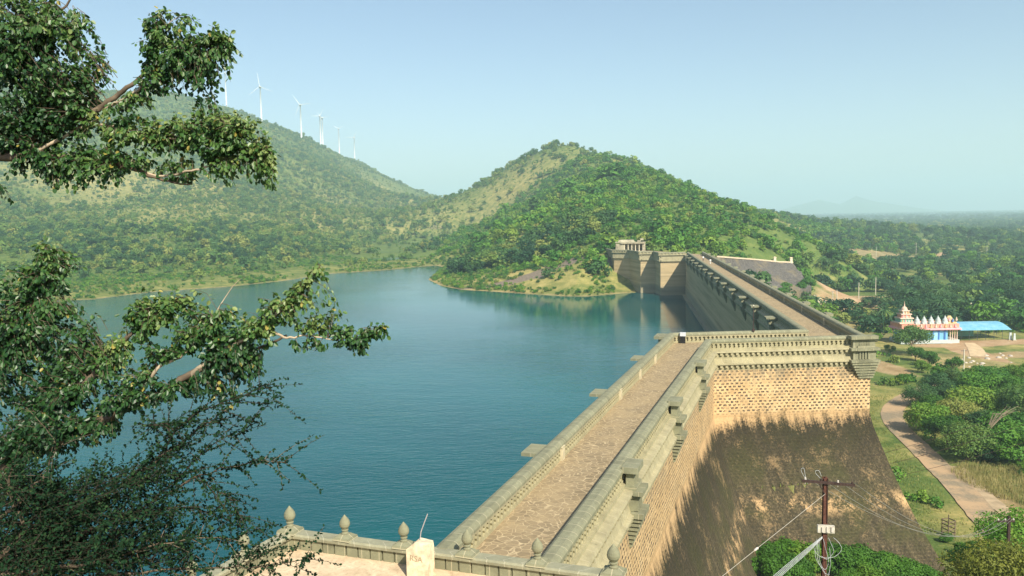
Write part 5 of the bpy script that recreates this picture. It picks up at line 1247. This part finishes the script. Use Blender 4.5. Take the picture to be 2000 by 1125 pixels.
bt_ = empty('broadleaf_tree', (-6.2,6.8,8.5)); tag(bt_, 'large leafy tree with small oval leaves leaning in from the left over the water', 'tree')
def attach(o, par): o.location = Vector(o.location)-Vector(par.location); o.parent = par; return o
g = np.random.default_rng(99)
# branch skeletons in (u, v, distance, radius m)
BR = [
 [(-420,900,7.0,.16),(-260,560,6.9,.13),(-150,380,6.8,.09),(-60,315,6.7,.05),(60,305,6.6,.028),(150,312,6.6,.022),(235,322,6.5,.016),(300,345,6.5,.012),(345,358,6.5,.008),(375,360,6.5,.004)],
 [(-150,380,6.8,.07),(-30,300,6.7,.045),(100,250,6.7,.032),(165,228,6.6,.026),(205,205,6.6,.022),(250,172,6.6,.018),(285,140,6.6,.014),(330,110,6.5,.009),(400,90,6.5,.005),(450,80,6.5,.002)],
 [(165,228,6.6,.016),(205,212,6.6,.014),(260,182,6.5,.012),(292,150,6.5,.008),(310,70,6.5,.004),(350,30,6.5,.002)],
 [(240,322,6.5,.012),(310,343,6.5,.010),(365,335,6.4,.009),(405,325,6.4,.008),(440,302,6.4,.006),(470,293,6.4,.004),(520,290,6.4,.002)],
 [(60,305,6.6,.016),(160,248,6.6,.012),(240,250,6.5,.010),(300,268,6.5,.008),(380,270,6.5,.006),(470,255,6.4,.003)],
 [(-260,560,6.9,.08),(-120,250,6.9,.05),(-20,150,6.8,.035),(60,80,6.8,.02),(120,20,6.8,.01),(150,-20,6.8,.005)],
 [(-420,900,7.0,.10),(-200,960,6.6,.09),(0,915,6.4,.062),(60,885,6.4,.055),(120,860,6.3,.05),(190,828,6.3,.045),(250,795,6.3,.04),(310,770,6.3,.032),(370,735,6.3,.026),(420,705,6.3,.02),(500,682,6.3,.012),(560,655,6.3,.008)],
 [(-300,900,6.9,.09),(-100,900,6.6,.06),(0,888,6.5,.045),(60,845,6.5,.035),(110,790,6.5,.028),(170,740,6.4,.024),(220,690,6.4,.02),(270,640,6.4,.015),(330,600,6.4,.008)],
 [(370,735,6.3,.02),(430,690,6.25,.016),(480,662,6.2,.014),(530,650,6.2,.011),(560,660,6.2,.009),(600,655,6.2,.007),(640,662,6.2,.005),(690,668,6.2,.003),(745,645,6.2,.002)],
 [(480,662,6.2,.012),(520,630,6.2,.010),(555,600,6.2,.007),(590,565,6.2,.005),(625,520,6.2,.002)],
 [(-100,900,6.6,.05),(-40,760,6.6,.035),(10,680,6.6,.025),(60,600,6.6,.015),(85,540,6.6,.008),(90,480,6.6,.003)],
 [(250,795,6.3,.02),(310,720,6.3,.014),(360,690,6.3,.01),(400,640,6.3,.006)],
 [(370,735,6.3,.012),(420,700,6.3,.008),(420,620,6.3,.005),(455,560,6.3,.003),(470,545,6.3,.001)],
]
mb = MB(); nodes = []
allb = []
for b in BR:
    pts = [W(u,v,d) for u,v,d,r in b]; rad = [r for *_,r in b]
    fine = []; fr = []
    for i in range(len(pts)-1):
        a_,b_,c_,d_ = pts[max(i-1,0)],pts[i],pts[i+1],pts[min(i+2,len(pts)-1)]
        for j in range(5):
            t = j/5; q = .5*((2*b_)+(-a_+c_)*t+(2*a_-5*b_+4*c_-d_)*t*t+(-a_+3*b_-3*c_+d_)*t**3); q = q+g.normal(size=3)*min(rad[i]*.35,.012)
            fine.append(q); fr.append(rad[i]*(1-t)+rad[i+1]*t)
    fine.append(pts[-1]); fr.append(rad[-1])
    mbx = MB(); mbx.tube(fine, fr, 7); o = mbx.build('branch', M_palebark if fr[len(fr)//2] < .014 else M_bark, None, True); attach(o, bt_)
    for q, r_ in zip(fine, fr):
        if r_ < .06: nodes.append(q)
nodes = np.array(nodes)
tk = MB(); tk.tube([(-7.6,7.4,4.0),(-7.3,7.2,9),(-6.9,7.1,12.5),tuple(W(-420,900,7.0))],[.30,.26,.21,.17],10); o = tk.build('trunk', M_bark, None, True); attach(o, bt_)
# leaf clusters (u, v, ru, rv, dist, density, sunlit tint)
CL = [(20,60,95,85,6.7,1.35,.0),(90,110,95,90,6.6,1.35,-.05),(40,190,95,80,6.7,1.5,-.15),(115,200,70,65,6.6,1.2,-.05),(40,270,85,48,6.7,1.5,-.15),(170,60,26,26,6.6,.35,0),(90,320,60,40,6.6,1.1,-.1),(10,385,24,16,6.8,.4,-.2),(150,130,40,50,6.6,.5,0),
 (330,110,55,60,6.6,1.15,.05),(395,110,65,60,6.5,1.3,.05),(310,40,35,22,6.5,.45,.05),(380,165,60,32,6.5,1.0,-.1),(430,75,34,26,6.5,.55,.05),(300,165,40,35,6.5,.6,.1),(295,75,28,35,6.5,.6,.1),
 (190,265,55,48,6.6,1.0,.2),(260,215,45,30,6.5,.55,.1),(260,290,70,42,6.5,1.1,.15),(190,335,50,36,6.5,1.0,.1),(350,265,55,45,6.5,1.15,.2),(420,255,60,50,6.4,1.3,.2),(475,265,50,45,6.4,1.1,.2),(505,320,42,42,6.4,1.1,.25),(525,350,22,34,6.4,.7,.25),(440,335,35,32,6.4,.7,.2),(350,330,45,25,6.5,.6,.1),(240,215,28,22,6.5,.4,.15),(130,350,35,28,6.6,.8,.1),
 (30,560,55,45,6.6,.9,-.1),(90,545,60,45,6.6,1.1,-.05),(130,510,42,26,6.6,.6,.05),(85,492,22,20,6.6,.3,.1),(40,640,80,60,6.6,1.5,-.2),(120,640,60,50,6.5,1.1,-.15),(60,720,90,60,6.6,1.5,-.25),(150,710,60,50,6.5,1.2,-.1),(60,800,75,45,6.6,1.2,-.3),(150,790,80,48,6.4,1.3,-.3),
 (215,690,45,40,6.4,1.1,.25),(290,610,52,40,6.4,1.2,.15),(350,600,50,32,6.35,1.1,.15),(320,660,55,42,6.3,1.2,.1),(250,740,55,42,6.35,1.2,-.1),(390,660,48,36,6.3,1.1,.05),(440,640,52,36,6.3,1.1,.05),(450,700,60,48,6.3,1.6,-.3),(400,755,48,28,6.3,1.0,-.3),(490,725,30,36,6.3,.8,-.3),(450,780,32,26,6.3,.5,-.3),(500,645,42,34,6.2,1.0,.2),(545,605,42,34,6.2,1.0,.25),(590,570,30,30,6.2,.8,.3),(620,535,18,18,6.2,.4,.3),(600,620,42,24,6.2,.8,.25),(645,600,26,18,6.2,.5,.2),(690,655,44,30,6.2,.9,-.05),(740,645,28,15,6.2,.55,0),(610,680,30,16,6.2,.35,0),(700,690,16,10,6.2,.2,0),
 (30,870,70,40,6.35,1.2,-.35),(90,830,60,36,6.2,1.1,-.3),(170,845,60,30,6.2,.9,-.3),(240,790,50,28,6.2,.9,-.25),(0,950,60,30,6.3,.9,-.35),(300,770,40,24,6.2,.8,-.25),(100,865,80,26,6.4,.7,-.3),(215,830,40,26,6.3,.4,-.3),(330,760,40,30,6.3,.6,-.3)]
LC=[];LD=[];LN=[];LT=[]; tw_ = MB()
sunv = np.array(sdir)
for (u,v,ru,rv,d,den,ti) in CL:
    c0 = W(u,v,d); k_ = d/FPX; nt = int(den*ru*rv/27)+4
    for _ in range(nt):
        r = g.normal(size=3); r /= np.linalg.norm(r); r *= g.uniform(.25,1)**.5*(1.0 if g.uniform()<.86 else g.uniform(1.1,1.4))
        e_ = c0+np.array([r[0]*ru*k_, r[1]*.42*(ru+rv)*k_*1.1, r[2]*rv*k_])
        st_ = nodes[np.argmin(((nodes-e_)**2).sum(1)+g.uniform(0,.02,len(nodes)))]
        L0 = e_-st_; ln = np.linalg.norm(L0)
        if ln > .30: st_ = e_-L0/ln*g.uniform(.14,.28)
        mid = (st_+e_)/2+np.array([0,0,.03])+g.normal(size=3)*.01
        if ln < .8 and g.uniform()<.8: tw_.tube([st_,mid,e_],[.003,.0020,.0009],3,cap=False)
        nl_ = g.integers(7,12)
        for j in range(nl_):
            t = g.uniform(.25,1); q = (1-t)**2*st_+2*t*(1-t)*mid+t*t*e_
            ax = (e_-st_)/max(ln,1e-3); sd_ = g.normal(size=3); dr = ax*.5+sd_*.55+np.array([0,0,-.95]); LC.append(q+sd_*.006); LD.append(dr)
            nn = g.normal(size=3)*.75+np.array([.25,-.45,.75]); LN.append(nn)
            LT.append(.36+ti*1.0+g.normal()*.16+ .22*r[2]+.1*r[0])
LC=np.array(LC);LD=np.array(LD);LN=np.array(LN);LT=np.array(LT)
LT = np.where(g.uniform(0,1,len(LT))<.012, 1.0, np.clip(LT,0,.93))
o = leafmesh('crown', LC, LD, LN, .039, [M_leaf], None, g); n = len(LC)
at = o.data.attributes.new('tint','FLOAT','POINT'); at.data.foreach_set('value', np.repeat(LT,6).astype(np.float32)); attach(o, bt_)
o = tw_.build('twigs', M_bark, None); attach(o, bt_)
M_dtw = simple('dark_branch', (.045,.036,.026), .95, .3, 9)
# ---- thorny fine leaved tree below it
th_ = empty('thorn_tree', (-4.6,5.2,8.0)); tag(th_, 'fine leaved thorny tree with thin trailing branches at the lower left corner', 'tree')
TB = [[(-200,1200,.05),(-50,1130,.035),(60,1080,.02),(150,1010,.013),(240,945,.009),(330,880,.006),(400,830,.004),(440,805,.002)],
 [(-50,1130,.03),(80,1090,.016),(180,1040,.010),(290,985,.008),(380,935,.006),(440,915,.005),(500,905,.003),(565,900,.002)],
 [(60,1080,.014),(160,1040,.010),(260,1010,.007),(350,990,.005),(420,1005,.003),(460,1025,.002)],
 [(-50,1130,.02),(100,1110,.012),(220,1090,.008),(330,1060,.005),(420,1050,.003),(470,1060,.001)],
 [(-100,1060,.02),(0,1010,.014),(60,960,.010),(100,900,.006),(110,850,.003)],
 [(-100,1160,.02),(150,1130,.012),(300,1115,.008),(420,1110,.005),(520,1105,.004),(570,1098,.003),(610,1080,.002)],
 [(240,945,.006),(300,900,.005),(350,835,.004),(400,800,.003),(480,770,.002),(530,745,.001)],
 [(290,985,.005),(350,930,.004),(420,865,.003),(480,840,.002),(505,808,.001)],
 [(180,1040,.008),(150,1000,.006),(120,960,.004),(60,930,.002)],
 [(-50,1130,.02),(40,1040,.012),(20,960,.008),(30,900,.004)],
 [(320,890,.004),(330,840,.003),(300,830,.002),(370,825,.001)],
 [(290,830,.005),(340,828,.004),(400,822,.002)], [(380,935,.004),(430,960,.003),(455,990,.002),(462,1010,.001)]]
FC_=[];FD=[];FN=[];FTt=[]; tnodes=[]
def grow(pts, rad, lvl):
    mbx.tube(pts, rad, 5 if lvl==0 else 3, cap=False)
    n_ = len(pts)
    for i in range(1,n_):
        p_ = pts[i]; ax = pts[i]-pts[i-1]; sl = np.linalg.norm(ax); ax = ax/max(sl,1e-6)
        if lvl == 0:
            for _ in range(2):
                if g.uniform()<.75:
                    dr = ax*.8+g.normal(size=3)*np.array([.55,.7,.55]); dr/=np.linalg.norm(dr); L_ = g.uniform(.12,.38); grow([p_+dr*L_*t+np.array([0,0,-.05*t*t]) for t in (0,.33,.66,1)], [.0028,.0022,.0016,.0008], 1)
        if rad[i] < .007:
            for _ in range(int(3+sl*55)):
                t = g.uniform(); q = pts[i-1]+(pts[i]-pts[i-1])*t; dr = g.normal(size=3)+ax*.6; FC_.append(q); FD.append(dr); FN.append(g.normal(size=3)*.7+np.array([.2,-.3,.8])); FTt.append(.35+g.normal()*.2)
for b in TB:
    d0 = g.uniform(4.9,5.5); pts = []; rad = []
    P0 = [W(u,v,d0) for u,v,r in b]; R0 = [r for *_,r in b]
    for i in range(len(P0)-1):
        a_,b_,c_,d_ = P0[max(i-1,0)],P0[i],P0[i+1],P0[min(i+2,len(P0)-1)]
        for j in range(5): t=j/5; pts.append(.5*((2*b_)+(-a_+c_)*t+(2*a_-5*b_+4*c_-d_)*t*t+(-a_+3*b_-3*c_+d_)*t**3)+g.normal(size=3)*.006); rad.append(R0[i]*(1-t)+R0[i+1]*t)
    mbx = MB(); grow(pts, rad, 0); o = mbx.build('branch', M_bark if R0[0] > .018 else M_dtw, None); attach(o, th_)
mbt = MB()
for (u,v,ru,rv,n_) in [(60,1040,110,80,2600),(180,1090,110,45,1800),(30,960,60,50,900),(320,1080,60,40,600),(210,950,90,30,600),(300,930,60,26,380),(140,985,70,40,800),(40,1100,90,50,1500),(250,1015,80,30,600),(490,1090,24,20,140)]:
    for _ in range(int(n_/12*1.7)):
        r = g.normal(size=3); r/=np.linalg.norm(r); r*=g.uniform(0,1)**.4; e_ = W(u+r[0]*ru, v+r[2]*rv, 5.2+r[1]*.4); ax = g.normal(size=3)*.55+np.array([.9,0,.35]); ax/=np.linalg.norm(ax); mbt.tube([e_-ax*.06,e_+ax*.26],[.0016,.0006],3,cap=False)
        for j in range(16): FC_.append(e_+ax*.016*j); FD.append(g.normal(size=3)+ax*.5); FN.append(g.normal(size=3)*.7+np.array([.2,-.3,.8])); FTt.append(.35+g.normal()*.22)
o = leafmesh('crown', np.array(FC_), np.array(FD), np.array(FN), .022, [M_fine], None, g); at = o.data.attributes.new('tint','FLOAT','POINT'); at.data.foreach_set('value', np.repeat(np.clip(FTt,0,1),6).astype(np.float32)); attach(o, th_)
o = mbt.build('twigs', M_dtw, None); attach(o, th_)
tb = MB(); tb.tube([tuple(W(-330,1500,5.4)),tuple(W(-250,1300,5.3)),tuple(W(-190,1190,5.2))],[.09,.08,.055],8); o = tb.build('trunk', M_bark); attach(o, th_)
# ------------------------------------------------------------------ air
hm = MB(); hm.box(-15500,15500,-600,15500,-60,460)
hz = bpy.data.materials.new('air'); hz.use_nodes = True; hz.node_tree.nodes.remove(hz.node_tree.nodes['Principled BSDF'])
pv_ = hz.node_tree.nodes.new('ShaderNodeVolumePrincipled'); pv_.inputs['Color'].default_value = (.64,.89,1.0,1); pv_.inputs['Density'].default_value = .00022; pv_.inputs['Anisotropy'].default_value = 0.0
hz.node_tree.links.new(pv_.outputs[0], hz.node_tree.nodes['Material Output'].inputs['Volume'])
o = hm.build('haze', hz); tag(o, 'pale blue haze over the plain and hills', 'haze', kind='stuff')
